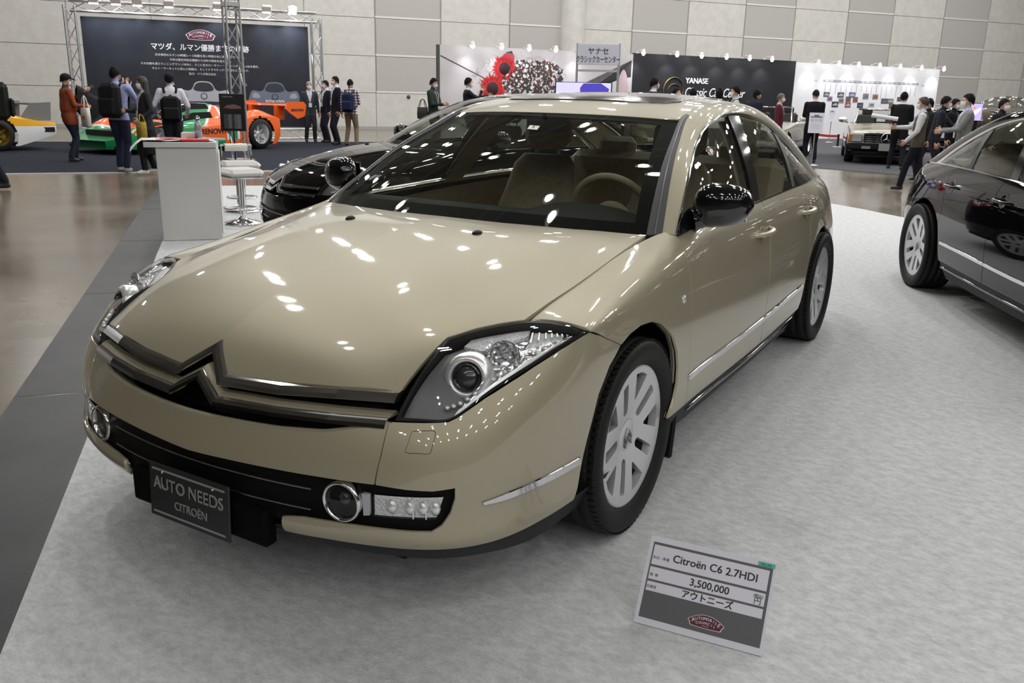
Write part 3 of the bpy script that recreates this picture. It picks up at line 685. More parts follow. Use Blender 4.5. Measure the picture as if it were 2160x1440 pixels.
def build_saloon(paint):
    car = bpy.data.objects.new('car', None); COL.objects.link(car)
    # ---- bonnet
    half = [(0, -.916), (.089, -.984), (.278, -.957), (.443, -.919), (.592, -.862), (.601, -.668), (.642, -.588), (.683, -.529), (.732, -.474), (.737, -.40), (.741, -.222), (.746, .034), (.747, .36), (.52, .243), (.26, .183), (0, .168)]
    hu = xy(half, HOOD)
    X, Fs, N = panel(HOOD, hu, sp=.03, rim=.02)
    d = (X[:, 0]-.605)-(X[:, 1]+.66)*.108; A = .055*np.tanh(d/.006)*np.exp(-abs(d)/.10)*np.clip((X[:, 1]+.72)*4, 0, 1); N = N+np.stack([A, 0*A, 0*A], 1)
    N /= np.linalg.norm(N, axis=1)[:, None]; n0 = len(X); X[:, 0] = np.maximum(X[:, 0], 0)
    mesh_ob('bonnet', np.concatenate([X, X*[-1, 1, 1]]), list(Fs)+[tuple(i+n0 for i in f[::-1]) for f in Fs], paint, car, normals=np.concatenate([N, N*[-1, 1, 1]]))
    # ---- bumper, cover and corners
    top = [(8, 4.28), (9.5, 4.32), (10.15, 4.42), (10.65, 4.68), (11.03, 4.848)]; low = [(11.05, 3.96), (11.004, 3.03), (10.19, 3.033), (9.529, 3.015), (8.7, 2.98), (8, 2.93)]
    hp = top+low; hp = hp+mirror_u(BUMP, hp[-2:0:-1])
    bum = pm('bumper', BUMP, hp, paint, car, sp=.03, gap=.0012, rim=.035)
    wash = spl([(11.47, 4.72), (11.66, 4.75), (11.85, 4.75), (11.88, 4.6), (11.87, 4.4), (11.86, 4.15), (11.82, 4.07), (11.62, 4.07), (11.45, 4.07), (11.42, 4.15), (11.43, 4.4), (11.44, 4.62)], 3, True)
    corner = [(11.03, 4.85), (11.086, 4.93), (11.678, 4.97), (12.065, 5.0), (12.195, 5.1), (12.639, 5.6), (13.054, 5.945), (13.535, 6.28), (14.185, 6.67), (14.93, 7.0), (15.3, 6.75), (15.985, 6.05), (15.642, 5.482), (15.416, 4.573), (15.311, 3.517), (15.206, 2.63), (15.125, 1.855), (15.056, 1.1), (15.044, .95), (14.055, .98), (13.259, .95), (12.4, .93), (11.608, .92), (10.923, .92), (10.281, .93), (9.601, .85), (9.64, 1.607), (9.934, 1.73), (10.456, 1.756), (11.018, 1.744), (11.525, 1.729), (11.927, 1.741), (12.106, 1.959), (12.267, 2.319), (12.356, 2.706), (12.356, 3.003), (11.979, 2.936), (11.531, 2.962), (11.02, 3.03), (11.06, 3.96)]
    for fl in (False, True):
        c = pm('bumper_corner', BUMP, corner, paint, car, holes=[wash], sp=.03, gap=.0012, rim=.014, flip=fl)
        pm('washer_cover', BUMP, wash, paint, c, sp=.03, gap=.0018, rim=.008, flip=fl)
        cs = [(12.849, 2.533), (13.3, 2.62), (13.884, 2.654), (15.094, 2.622), (15.109, 2.393), (13.886, 2.463), (13.3, 2.44), (12.863, 2.45)]
        pm('chrome_strip', BUMP, cs, chrome, c, sp=.02, off=.005, rim=.008, flip=fl)
        q = np.array([[11.673, 1.271]]); p = BUMP.ev(q)[0]; nn = BUMP.nrm(q)[0]; b = MB(); b.T = frame(p-nn*.002, np.cross(nn, (0, 0, 1)), (0, 0, 1)); b.lathe([(0, .004), (.0085, .004), (.0095, .003), (.0095, 0)], n=16)
        if fl: b.v = [(-v[0], v[1], v[2]) for v in b.v]; b.f = [f[::-1] for f in b.f]
        b.build('parking_sensor', paint, c)
    pm('valance', BUMP, [(0, 0), (16, 0), (16, .97), (14, 1.0), (12.4, .97), (10, .96), (8, .96), (6, .96), (3.6, .97), (2, 1.0), (0, .97)], black_plastic, car, sp=.05, off=-.006, rim=0)
    og = [(9.66, .6), (9.72, 1.55), (10.46, 1.68), (11.6, 1.66), (12.0, 1.7), (12.2, 2.0), (12.4, 2.5), (12.44, 3.1), (12.0, 3.02), (11.5, 3.06), (11.0, 3.1), (10.2, 3.12), (9.53, 3.1), (8.7, 3.07), (8, 3.02)]
    og = [(8, .3), (9.6, .3)]+og; og = og+mirror_u(BUMP, og[-2:0:-1])
    lg = pm('lower_grille', BUMP, og, mat('grille_black', (.004, .004, .0045), .5, spec=.12), car, sp=.04, off=-.022, rim=.0)
    for v in (2.58, 1.98):
        b = MB(); us = np.linspace(8-2.03, 8+2.03, 41); X = BUMP.ev(np.stack([us, np.full(41, v)], 1))+BUMP.nrm(np.stack([us, np.full(41, v)], 1))*-.014
        b.tube(X, .0025, 8); b.build('grille_strip', chrome, lg)
    # ---- fog lamps and indicators in the black recess
    for fl in (False, True):
        sx = -1 if fl else 1
        q = np.array([[10.505, 2.42]]); p = BUMP.ev(q)[0]; nn = BUMP.nrm(q)[0]; nn = nn*np.array([.6, 1, 1]); nn /= np.linalg.norm(nn)
        f0 = bpy.data.objects.new('fog_lamp', None); link(f0, car); f0.location = (sx*(p[0]-nn[0]*.008), p[1]-nn[1]*.008, p[2]); f0.rotation_euler = Matrix.Identity(3).to_euler()
        T = frame((0, 0, 0), (sx*-nn[1], nn[0], 0) if False else Vector((0, 0, 1)).cross(Vector((sx*nn[0], nn[1], nn[2]))), (0, 0, 1))
        b = MB(); b.T = T; b.lathe([(.046, -.012), (.047, .006), (.050, .011), (.055, .010), (.057, .003), (.056, -.02)], n=40); b.build('chrome_ring', chrome, f0)
        b = MB(); b.T = T; b.lathe([(0, -.035), (.02, -.034), (.035, -.026), (.046, -.006)], n=32); b.build('reflector_bowl', mat('fog_bowl', (.012, .012, .013), .35, spec=.3), f0)
        b = MB(); b.T = T; b.ell((0, 0, -.018), (.02, .02, .014), 20, 8, zmin=0); b.build('bulb', mat('bulb_glass', (.06, .06, .07), .05, .3), f0)
        b = MB(); b.T = T; b.lathe([(0, .006), (.03, .004), (.046, 0)], n=32); b.build('lens', LAMP_GLASS, f0)
        pm('silver_block', BUMP, [(10.80, 2.72), (10.915, 2.70), (10.926, 2.12), (10.83, 2.09)], mat('silver_plastic', (.5, .5, .53), .3, .5), car, sp=.02, off=-.006, rim=.014, flip=fl)
        iv = [(10.973, 2.678), (12.165, 2.70), (12.02, 2.144), (10.98, 2.104)]
        ind = pm('indicator', BUMP, iv, lamp_ribs, car, sp=.02, off=-.018, rim=.0, flip=fl)
        pm('lens', BUMP, iv, LAMP_GLASS, ind, sp=.02, off=-.007, rim=.0, flip=fl)
        b = MB()
        for k, u in enumerate((11.25, 11.55, 11.78, 12.0)):
            p = BUMP.ev([[u, 2.4]])[0]-BUMP.nrm([[u, 2.4]])[0]*.018; b.ell((p[0]*sx, p[1], p[2]), (.017, .012, .021), 12, 6)
        b.build('bulb', reflector, ind)
        b = MB()
        for u in (11.62, 11.84):
            p0 = BUMP.ev([[u, 2.12]])[0]-BUMP.nrm([[u, 2.1]])[0]*.008; p1 = BUMP.ev([[u, 2.68]])[0]-BUMP.nrm([[u, 2.7]])[0]*.008
            b.cyl((p0[0]*sx, p0[1], p0[2]), (p1[0]*sx, p1[1], p1[2]), .002, 6)
        b.build('divider', reflector, ind)
    # ---- grille: two chrome bars bent into chevrons, ledges and the black backing
    yu = lambda x, z: -.990+.345*x*x+1.06*(z-.668)-.012*max(0, abs(x)-.45)
    yl = lambda x, z: -1.022+.335*x*x+.62*(z-.618)
    up = sym([(0, .7205), (.089, .6555), (.28, .659), (.44, .666), (.592, .668)]); lo = sym([(0, .654), (.088, .603), (.28, .605), (.44, .607), (.588, .608)])
    prof = [(-.5, 0), (-.38, .007), (0, .009), (.38, .007), (.5, 0), (.5, -.014), (-.5, -.014)]
    for path, yf in ((up, yu), (lo, yl)):
        b = MB(); strip_mesh(b, chevron_strip(path, .025, yf, prof)); fixn(b.build('chevron_bar', chrome, car))
    b = MB(); strip_mesh(b, chevron_strip(lo, .025, lambda x, z: yl(x, z), [(.45, -.002), (.65, -.005), (.85, -.014), (.90, -.03), (.45, -.04)])); fixn(b.build('grille_ledge', paint, car))
    us = np.linspace(4.95, 11.05, 49); r0 = BUMP.ev(np.stack([us, np.interp(abs(us-8), [0, 1.5, 2.15, 2.65, 3.03], [4.28, 4.32, 4.42, 4.68, 4.84])], 1)); 
    b = MB(); rows = []
    for p in r0: rows.append([(p[0], p[1]+.001, p[2]-.001), (p[0], p[1]+.006, p[2]+.004), (p[0], p[1]+.014, p[2]+.004), (p[0], p[1]+.020, p[2]-.008)])
    b.grid(rows); fixn(b.build('bumper_ledge', paint, car))
    b = MB(); xs = np.linspace(-.61, .61, 31); b.grid([[(x, -.915+.40*x*x+(z-.55)*.45, z) for z in (.52, .58, .64, .70, .735)] for x in xs]); b.build('grille_back', black_plastic, car)
    # ---- number plate board
    pl_ = bpy.data.objects.new('number_plate', None); link(pl_, car); pl_.location = (-.004, -1.068, .297); pl_.rotation_euler = (math.radians(-3), 0, 0)
    pm_ = mat('plate_black', (.018, .019, .020), .45); pg = mat('plate_grey', (.26, .26, .26), .5)
    b = MB(); b.box((0, 0, 0), (.332, .008, .166), bev=.003); b.build('plate_board', pm_, pl_)
    b = MB(); b.box((0, -.0045, .066), (.30, .002, .006)); b.box((0, -.0045, -.066), (.30, .002, .006)); b.build('plate_lines', pg, pl_)
    b = MB(); [b.ell((x, -.006, .062), (.005, .004, .005), 10, 6) for x in (-.105, .105)]; b.build('plate_screw', chrome, pl_)
    text_ob('plate_text', 'AUTO NEEDS', .052, pg, pl_, Matrix.Translation((0, -.0045, .024)) @ UPRIGHT, bold=.012, sx=.92)
    text_ob('plate_text', 'CITROËN', .036, pg, pl_, Matrix.Translation((0.01, -.0045, -.030)) @ UPRIGHT, bold=.0, sx=.9)
    b = MB(); b.box((0, -1.030, .275), (.56, .05, .11), bev=.012); b.box((0, -1.052, .30), (.28, .02, .12), bev=.004); b.build('plate_holder', mat('holder_black', (.003, .003, .003), .7, spec=.08), car)
    # ---- headlamps
    for fl in (False, True):
        sx = -1 if fl else 1
        hl = bpy.data.objects.new('headlamp', None); link(hl, car)
        full = [(0, 0), (1, 0), (2, 0), (3, 0), (4, 0), (5, 0), (5.97, 0), (5.97, 3), (5, 3), (4, 3), (3, 3), (2, 3), (1, 3), (0, 3), (0, 2), (0, 1)]
        pm('lens_cover', LAMP, full, LAMP_GLASS, hl, sp=.03, off=.002, gap=.003, rim=.01, flip=fl)
        inn = [(.13, .12), (1, .09), (2, .09), (3, .12), (4, .2), (5, .4), (5.6, .9), (5.6, 2.1), (5, 2.6), (4, 2.8), (3, 2.87), (2, 2.89), (1, 2.89), (.13, 2.87), (.12, 1.5)]
        pm('lamp_border', LAMP, full, black_plastic, hl, holes=[inn], sp=.02, off=-.004, gap=.003, rim=.05, flip=fl)
        pm('reflector', LAMP, [(.15, .12), (5.7, .2), (5.7, 2.8), (.15, 2.8)], lamp_spark, hl, sp=.03, off=-.05, rim=0, flip=fl)
        pm('bezel', LAMP, [(.12, .1), (1.0, .1), (2.15, .14), (2.2, .5), (1.8, .75), (1.25, 1.05), (1.15, 1.75), (1.1, 2.3), (.75, 2.62), (.2, 2.5)], lamp_dark, hl, sp=.03, off=-.034, rim=.03, flip=fl)
        pm('ribbed_reflector', LAMP, [(.8, 2.55), (1.6, 2.2), (2.6, 2.3), (3.3, 2.4), (3.3, 2.75), (2, 2.78), (.9, 2.8)], lamp_ribs, hl, sp=.03, off=-.024, rim=.02, flip=fl)
        pm('indicator_bowl', LAMP, [(3.5, 1.6), (4.2, 1.4), (5.2, 1.4), (5.35, 2.0), (4.4, 2.5), (3.5, 2.65)], lamp_ribs, hl, sp=.02, off=-.028, rim=.02, flip=fl)
        q = np.array([[1.74, 1.24]]); p = LAMP.ev(q)[0]-LAMP.nrm(q)[0]*.016; ax = Vector((sx*.30, -.93, .22)).normalized()
        T = frame((p[0]*sx, p[1], p[2]), Vector((0, 0, 1)).cross(ax), (0, 0, 1)); T = frame(T.translation, Vector((0, 0, 1)).cross(ax), Vector((0, 0, 1))) 
        zc = ax; xc = Vector((0, 0, 1)).cross(zc).normalized(); yc = zc.cross(xc)
        T = Matrix.Identity(4)
        for i in range(3): T[i][0], T[i][1], T[i][2], T[i][3] = xc[i], yc[i], zc[i], (p[0]*sx, p[1], p[2])[i]
        b = MB(); b.T = T; b.lathe([(.038, -.03), (.040, .004), (.044, .010), (.054, .008), (.063, -.004), (.066, -.04)], n=40); b.build('projector_ring', reflector, hl)
        b = MB(); b.T = T; b.lathe([(.038, -.02), (.038, .006), (.034, .012), (.031, .008)], n=32); b.build('projector_barrel', black_gloss, hl)
        b = MB(); b.T = T; b.ell((0, 0, -.004), (.032, .032, .022), 28, 8, zmin=0); b.build('projector_lens', mat('projector_glass', (.06, .062, .068), .03, .3, coat=1.), hl)
        q = np.array([[2.95, 1.5]]); p = LAMP.ev(q)[0]-LAMP.nrm(q)[0]*.022; b = MB(); b.T = Matrix.Translation((p[0]*sx-xc[0]*0, p[1], p[2])) @ T.to_3x3().to_4x4()
        b.lathe([(.008, -.02), (.03, -.012), (.042, .004), (.046, .010)], n=24); b.ell((0, 0, -.012), (.009, .009, .02), 12, 8); b.build('high_beam_bowl', lamp_spark, hl)
        pm('side_reflector', LAMP, [(2.2, .3), (3, .35), (4, .5), (4.9, .8), (4.6, 1.35), (3.4, 1.5), (3.5, 2.2), (2.6, 2.1), (2.5, 1.2)], lamp_spark, hl, sp=.02, off=-.026, rim=.02, flip=fl)
        pm('chrome_edge', LAMP, [(2.0, .13), (3, .16), (4, .24), (5, .45), (5.3, .8), (5.0, .8), (4, .5), (3, .32), (2.1, .26)], reflector, hl, sp=.02, off=-.012, rim=.02, flip=fl)
        b = MB()
        for k in range(7):
            u = 3.6+.25*k; a = LAMP.ev([[u, 1.75]])[0]-LAMP.nrm([[u, 1.75]])[0]*.02; c = LAMP.ev([[u-.12, 2.45-.06*k]])[0]-LAMP.nrm([[u, 2.4]])[0]*.02
            b.cyl((a[0]*sx, a[1], a[2]), (c[0]*sx, c[1], c[2]), .0035, 6)
        for k in range(14):
            u = 1.5+.26*k; a = LAMP.ev([[u, .42+.02*k]])[0]-LAMP.nrm([[u, .4]])[0]*.018; b.ell((a[0]*sx, a[1], a[2]), (.008, .008, .006), 8, 5)
        b.build('trim_ribs', reflector, hl)
    # ---- sides
    DF = [(.405, .888), (.424, .81), (.418, .743), (.412, .603), (.418, .501), (.42, .427), (.432, .318)]
    DM = [(1.502, .933), (1.514, .881), (1.501, .814), (1.474, .684), (1.460, .552), (1.432, .431), (1.44, .318)]
    DR = [(2.428, .923), (2.41, .854), (2.372, .756), (2.350, .67)]
    FAR = [(.25, .318), (.262, .345), (.285, .385), (.305, .44), (.302, .50), (.279, .565), (.229, .632), (.14, .691), (.045, .722), (-.05, .729), (-.135, .720), (-.200, .702)]
    RAR = [(2.285, .318), (2.30, .39), (2.33, .47), (2.355, .53), (2.39, .59), (2.46, .645), (2.56, .690), (2.68, .716), (2.80, .722), (2.92, .708), (3.03, .672), (3.12, .61), (3.175, .53), (3.20, .44), (3.21, .33)]
    l_ = lambda a: [tuple(p) for p in a]
    dft = [(4.33, 7), (4.326, 6.46)]; dmt = [(6.905, 7)]; drt = [(8.71, 7), (8.71, 6.8)]
    fend = l_(yz(DF))+l_(yz(FAR))+l_(yz([(-.30, .745)]))+[(1.0, 5.62), (.90, 6.1), (.84, 6.5), (.74, 6.85), (.36, 7)]+[(k, 7) for k in (1, 2, 3, 4)]+dft
    pF = both('fender', SIDE, fend, paint, car, sp=.03, gap=.0024, rim=.03)
    fd = l_(yz(DF)[::-1])+dft[::-1]+[(5, 7), (6, 7)]+dmt+l_(yz(DM))+l_(yz([(1.1, .318), (.8, .318)]))
    dF = both('front_door', SIDE, fd, paint, car, sp=.03, gap=.0024, rim=.02)
    rd = l_(yz(DM)[::-1])+dmt+[(7, 7), (8, 7)]+drt+l_(yz(DR))+l_(yz(RAR[:5])[::-1])+l_(yz([(1.9, .318)]))
    dR = both('rear_door', SIDE, rd, paint, car, sp=.03, gap=.0024, rim=.02)
    TL = [(3.34, .935), (3.48, .915), (3.62, .87), (3.66, .79), (3.60, .76), (3.50, .80), (3.40, .86)]
    tlu = yz(TL)
    qp = l_(yz(DR)[::-1])+drt[::-1]+[(k, 7) for k in (9, 10, 11, 12, 13, 14, 15)]+[(15, .2), (14, .2), (13, .2), (12, .2), (11, .2)]+l_(yz(RAR[4:])[::-1])
    qP = both('rear_quarter', SIDE, qp, paint, car, holes=[tlu], sp=.035, gap=.0012, rim=.03)
    both('tail_lamp', SIDE, tlu, tail_red, car, sp=.03, gap=.001, off=.002, rim=.01)
    for nm, pts in (('wheel_arch_liner', FAR), ('wheel_arch_liner', RAR)):
        for sx in (1, -1):
            b = MB(); q = SIDE.ev(yz(pts)); rows = []
            cy, cz = (q[:, 1].min()+q[:, 1].max())/2, .33
            rows = [[(sx*(p[0]-.008), p[1], p[2]), (sx*(p[0]-.03), p[1]+(p[1]-cy)*.03, p[2]+(p[2]-cz)*.04), (sx*.60, p[1]+(p[1]-cy)*.03, p[2]+(p[2]-cz)*.04)] for p in q]
            if pts is FAR: rows += [[(sx*.87, y, z), (sx*.85, y-.005, z), (sx*.6, y, z)] for y, z in ((-.29, .64), (-.345, .57), (-.385, .47), (-.405, .40), (-.43, .30), (-.44, .25))]
            b.grid(rows); fixn(b.build(nm, black_plastic, car))
    # black inner body so that no light shows through the gaps
    inner = l_(yz([(-.47, .30), (-.43, .35)]))
    both('body_shell', SIDE, l_(yz(FAR[:-1]))+l_(yz([(-.30, .72), (-.46, .76)]))+[(.3, 6.9), (2, 6.9), (4, 6.9), (8, 6.9), (11, 6.9), (14.9, 6.9), (14.9, .4), (13, .4)]+l_(yz(RAR[::-1]))+l_(yz([(1.9, .3), (1., .3)])), black_plastic, car, sp=.06, off=-.022, rim=0)
    # sill, strips, indicator
    sill = [(4.02, .1), (5, 0), (6, 0), (7, 0), (8, 0), (8.45, .1)]+l_(yz([(2.27, .312), (1.9, .312), (1.2, .312), (.6, .312), (.26, .312)]))
    sl = both('sill', SIDE, sill, black_plastic, car, sp=.04, off=-.004, rim=.02)
    for k in (0, 1):
        fl = k == 1; s_ = -1 if fl else 1
        pm('sill_trim', SIDE, l_(yz([(.5, .285), (1.4, .285), (2.26, .285), (2.26, .272), (1.4, .272), (.5, .272)])), black_gloss, sl[k], sp=.04, off=.004, rim=.01, flip=fl)
        pm('chrome_strip', SIDE, yz([(.424, .442), (1.0, .452), (1.426, .459), (1.426, .438), (1.0, .431), (.424, .421)]), chrome, dF[k], sp=.03, off=.006, rim=.009, flip=fl)
        pm('chrome_strip', SIDE, yz([(1.436, .459), (1.9, .464), (2.27, .464), (2.27, .444), (1.9, .443), (1.436, .438)]), chrome, dR[k], sp=.03, off=.006, rim=.009, flip=fl)
        p = SIDE.ev([[3.927, 4.126]])[0]; nn = SIDE.nrm([[3.927, 4.126]])[0]; b = MB(); b.T = frame((p[0]*s_, p[1], p[2]), (0, s_, 0), (0, 0, 1)) ; b.T = b.T @ Matrix.Rotation(0, 4, 'X')
        b.lathe([(0, .006), (.006, .006), (.012, .004), (.016, 0), (.016, -.01)], n=20); b.build('side_repeater', mat('clear_lamp', (.7, .7, .68), .15, .5), pF[k])
        for dd, u0, v0, ln in ((dF, 1.385, .853, .21), (dR, 2.29, .861, .21)):
            q = yz([(u0, v0)]); p = SIDE.ev(q)[0]; x0 = p[0]
            b = MB(); pts = [(x0-.01, u0-ln/2-.01, v0-.004), (x0+.020, u0-ln/2+.015, v0-.002), (x0+.032, u0-.05, v0), (x0+.034, u0+.03, v0+.003), (x0+.022, u0+ln/2-.02, v0+.004), (x0-.012, u0+ln/2+.005, v0+.005)]
            b.tube([(a*s_, c, d) for a, c, d in spl(pts, 4)], [.013]*21, 10, flat=.8); b.build('door_handle', paint, dd[k])
            q2 = yz(spl([(u0-.05, v0+.045), (u0, v0+.05), (u0+.05, v0+.04), (u0+.06, v0), (u0+.04, v0-.045), (u0, v0-.052), (u0-.045, v0-.04), (u0-.06, v0)], 3, True))
            X, Fs, N = panel(SIDE, q2, sp=.012, off=.0008, rim=0, flip=fl); uvc = SIDE.ev(q)[0]
            dd2 = np.exp(-(((X[:, 1]-u0)/.04)**2+((X[:, 2]-v0)/.034)**2)**2*1.2); X = X-N*(dd2*.0)[:, None]
            mesh_ob('handle_recess', X, Fs, mat('recess_shadow', (.16, .14, .10), .5) if False else paint, dd[k], normals=N+np.stack([0*X[:, 0], (X[:, 1]-u0)*-9*dd2, (X[:, 2]-v0)*-14*dd2], 1))
    # ---- greenhouse
    full_w = [(0, 0), (1, 0), (2, 0), (3, 0), (4, 0), (5, 0), (6, 0), (6, 2), (5, 2), (4, 2), (3, 2), (2, 2), (1, 2), (0, 2)]
    wsg = pm('windscreen', WS, full_w, CAR_GLASS, car, sp=.05, rim=0)
    inn = [(.42, .165), (2, .165), (4, .165), (5.80, .165), (5.66, 1.88), (4, 1.90), (2, 1.94), (.5, 1.95)]
    frit = mat('black_frit', (.002, .002, .002), .5, spec=.05)
    pm('windscreen_border', WS, full_w, frit, wsg, holes=[inn], sp=.04, off=-.004, rim=0)
    pm('sticker', WS, [(2.90, 1.655), (3.15, 1.645), (3.19, 1.55), (2.95, 1.56)], mat('sticker_cream', (.72, .74, .62), .6), wsg, sp=.03, off=.001, rim=0)
    Tm = frame(WS.ev([[3.05, 1.6]])[0]+WS.nrm([[3.05, 1.6]])[0]*.0015, (1, 0, 0), (0, .45, .4)); text_ob('sticker_text', '6', .03, mat('ink', (.02, .05, .04), .6), wsg, Tm, depth=.0004)
    both('gutter_trim', CANTP, [(0, 0), (1, 0), (2, 0), (3.0, 0), (3.08, .3), (3.0, .95), (2, .98), (1, .98), (0, .98)], grey_rubber, car, sp=.02, off=.002, rim=.012)
    both('gutter_bead', CANTP, [(0, .42), (1, .45), (2, .48), (2.9, .5), (2.9, .58), (2, .56), (1, .53), (0, .5)], mat('rubber_bead', (.14, .135, .145), .3), car, sp=.012, off=.005, rim=.004)
    fr = [(0.02, 1.0), (1, 1), (2, 1), (3.0, .98), (3.06, .1), (4, .1), (5, .1), (6, .1), (7, .1), (8, .1), (9, .1), (10, .1), (10, 3.55), (9, 3.6), (8, 3.6), (7, 3.6), (6, 3.6), (5, 3.6), (4, 3.6), (3, 3.55), (2, 3.5), (1, 3.45), (0.02, 3.2)]
    both('pillar_frame', CANTP, fr, paint, car, sp=.025, rim=.01)
    both('window_trim', CANTP, [(0.02, 3.25), (1, 3.5), (2, 3.55), (3, 3.6), (4, 3.63), (5, 3.63), (6, 3.63), (7, 3.63), (8, 3.63), (9, 3.63), (9.9, 3.6), (9.9, 4), (0.02, 4)], chrome, car, sp=.02, off=.003, rim=.008)
    both('belt_trim', SIDE, [(4.36, 6.80), (5, 6.87), (6, 6.87), (7, 6.87), (8, 6.87), (9, 6.87), (10, 6.87), (10.9, 6.87), (10.9, 7), (4.36, 7)], chrome, car, sp=.02, off=.004, rim=.008)
    gw = [('side_window', dF, [(.12, 2.97), (.12, 1.5), (.3, .05), (1, .05), (2, .05), (3, .05), (4.3, .05), (3.65, 2.97), (2, 2.97), (1, 2.97)]), ('side_window', dR, [(4.8, .05), (5.7, .05), (6.64, .05), (6.08, 2.97), (5, 2.97), (3.97, 2.97)]), ('quarter_window', qP, [(6.8, .05), (8, .05), (9.6, .1), (9.85, 2.9), (8, 2.97), (6.25, 2.97)])]
    for nm, pp, o in gw: both(nm, GLASS, o, CAR_GLASS, pp, sp=.05, off=-.006, rim=0)
    both('b_pillar', GLASS, [(4.26, 0), (4.84, 0), (3.99, 3), (3.61, 3)], black_gloss, car, sp=.03, off=0, rim=.02)
    both('window_divider', GLASS, [(6.62, 0), (6.83, 0), (6.27, 3), (6.06, 3)], black_plastic, car, sp=.03, off=-.002, rim=.015)
    rp = [(0, 0), (1, 0), (2, 0), (3, 0), (4, 0), (5, 0), (6, 0), (6, 5), (3, 5), (0, 5)]
    rf = pm('roof', ROOF, rp, paint, car, sp=.05, rim=.01, gap=.001)
    sr = [(.62, 1.9), (.85, 1.65), (1.6, 1.44), (3, 1.36), (4.4, 1.44), (5.15, 1.65), (5.38, 1.9), (5.38, 3.9), (5.1, 4.1), (.9, 4.1), (.62, 3.9)]
    pm('sunroof', ROOF, sr, mat('tinted_roof_glass', (.085, .08, .075), .18, coat=1.), rf, sp=.05, off=.005, rim=.01)
    pm('rear_window', RGLASS, [(.05, .3), (3, .3), (5.95, .3), (5.95, 2.7), (3, 2.7), (.05, 2.7)], CAR_GLASS, car, sp=.06, rim=0)
    pm('rear_window_border', RGLASS, [(0, 0), (6, 0), (6, 3), (0, 3)], black_gloss, car, holes=[[(.25, .4), (5.75, .4), (5.75, 2.6), (.25, 2.6)]], sp=.06, off=-.003, rim=0)
    pm('boot_lid', DECK, [(0, 0), (3, 0), (6, 0), (6, 1), (6, 2), (6, 3), (5.5, 4), (.5, 4), (0, 3), (0, 2), (0, 1)], paint, car, sp=.05, rim=.01)
    # ---- mirrors
    for s_ in (1, -1):
        mr = bpy.data.objects.new('wing_mirror', None); link(mr, car)
        b = MB(); P = []
        for i in range(17):
            t = -1+2*i/16; row = []; w = (1-abs(t)**2.8)**.5 if abs(t) < 1 else 0.
            for k in range(24):
                a = 2*PI*k/24; ca, sa = math.cos(a), math.sin(a); e = .75
                yy = math.copysign(abs(ca)**e, ca)*w; zz = math.copysign(abs(sa)**e, sa)*w
                yy = yy*.085 if yy < 0 else yy*.028
                row.append((s_*(.928+t*.106), .655+yy+.03*t, 1.043+zz*(.080-.012*t)+.004*t))
            P.append(row+[row[0]])
        b.grid(P); fixn(b.build('mirror_shell', black_gloss, mr))
        b = MB(); b.box((s_*.928, .687, 1.043), (.165, .006, .12), bev=.02); b.build('mirror_glass', mat('mirror_glass', (.8, .82, .84), .02, 1.), mr)
        b = MB(); b.tube([(s_*.838, .585, .985), (s_*.862, .60, .992), (s_*.895, .625, 1.012)], [.035, .03, .032], 12, flat=1.2); fixn(b.build('mirror_stalk', black_gloss, mr))
        pm('mirror_mount', GLASS, [(.02, .2), (.25, .15), (.75, 1.6), (.95, 2.97), (.02, 2.97)], black_gloss, mr, sp=.03, off=.004, rim=.02, flip=s_ < 0)
    # ---- bonnet jets, wipers, scuttle
    for s_ in (1, -1):
        p = HOOD.ev(xy([(.285, -.035)], HOOD))[0]; b = MB(); b.ell((s_*p[0], p[1], p[2]), (.017, .022, .012), 14, 8, rot=(.15, 0, 0)); b.build('washer_jet', black_plastic, car)
    b = MB(); rows = []
    for i in range(25):
        u = i/4; a = WS.ev([[u, .0]])[0]; rows.append([(a[0], a[1]-.03, a[2]-.016), (a[0], a[1]+.01, a[2]-.012), (a[0], a[1]+.06, a[2]-.03)])
    b.grid(rows); b.build('scuttle', black_plastic, car)
    # ---- wheels
    wF = wheel(car, (.886, 0, .3350), False)
    for loc, f in (((-.886, 0, .3350), True), ((.868, 2.9, .3350), False), ((-.868, 2.9, .3350), True)):
        c = copy_tree(wF, car); c.location = loc; c.rotation_euler = (.4 if loc[1] else .9, 0, PI if f else 0)
    for s_ in (1, -1):
        b = MB(); b.box((s_*.815, .385, .215), (.17, .02, .19), rot=(-.15, 0, 0), bev=.008); b.build('mud_flap', black_plastic, car)
    # ---- underbody and interior
    b = MB(); b.prism([(-.84, -.42), (-.60, -.46), (-.60, -.86), (.60, -.86), (.60, -.46), (.84, -.42), (.60, -.40), (.60, .40), (.85, .42), (.85, 2.22), (.58, 2.4), (.58, 3.25), (.70, 3.35), (.45, 3.72), (-.45, 3.72), (-.70, 3.35), (-.58, 3.25), (-.58, 2.4), (-.85, 2.22), (-.85, .42), (-.6, .40), (-.6, -.40)], .08, 'xy', .20); b.build('underbody', black_plastic, car)
    b = MB(); b.box((0, -.35, .48), (1.16, .9, .36)); b.box((0, .27, .62), (1.5, .06, .55)); b.build('bulkhead', black_plastic, car)
    dash = MB(); xs = np.linspace(-.74, .74, 25)
    rows = []
    for x in xs:
        y0 = WS.ev([[3+3*x/.78, .04]])[0][1] if abs(x) < .75 else .36
        hump = .045*math.exp(-((x-.37)/.2)**4)
        rows.append([(x, y0+.02, .935), (x, y0+.14, .955+hump*.3), (x, .62, .965+hump), (x, .70, .955+hump*.9), (x, .74, .92), (x, .72, .80), (x, .66, .6)])
    dash.grid(rows); dash.build('dashboard', interior_d, car)
    b = MB(); b.box((0, .95, .55), (.22, .9, .3), bev=.04); b.build('centre_console', interior_d, car)
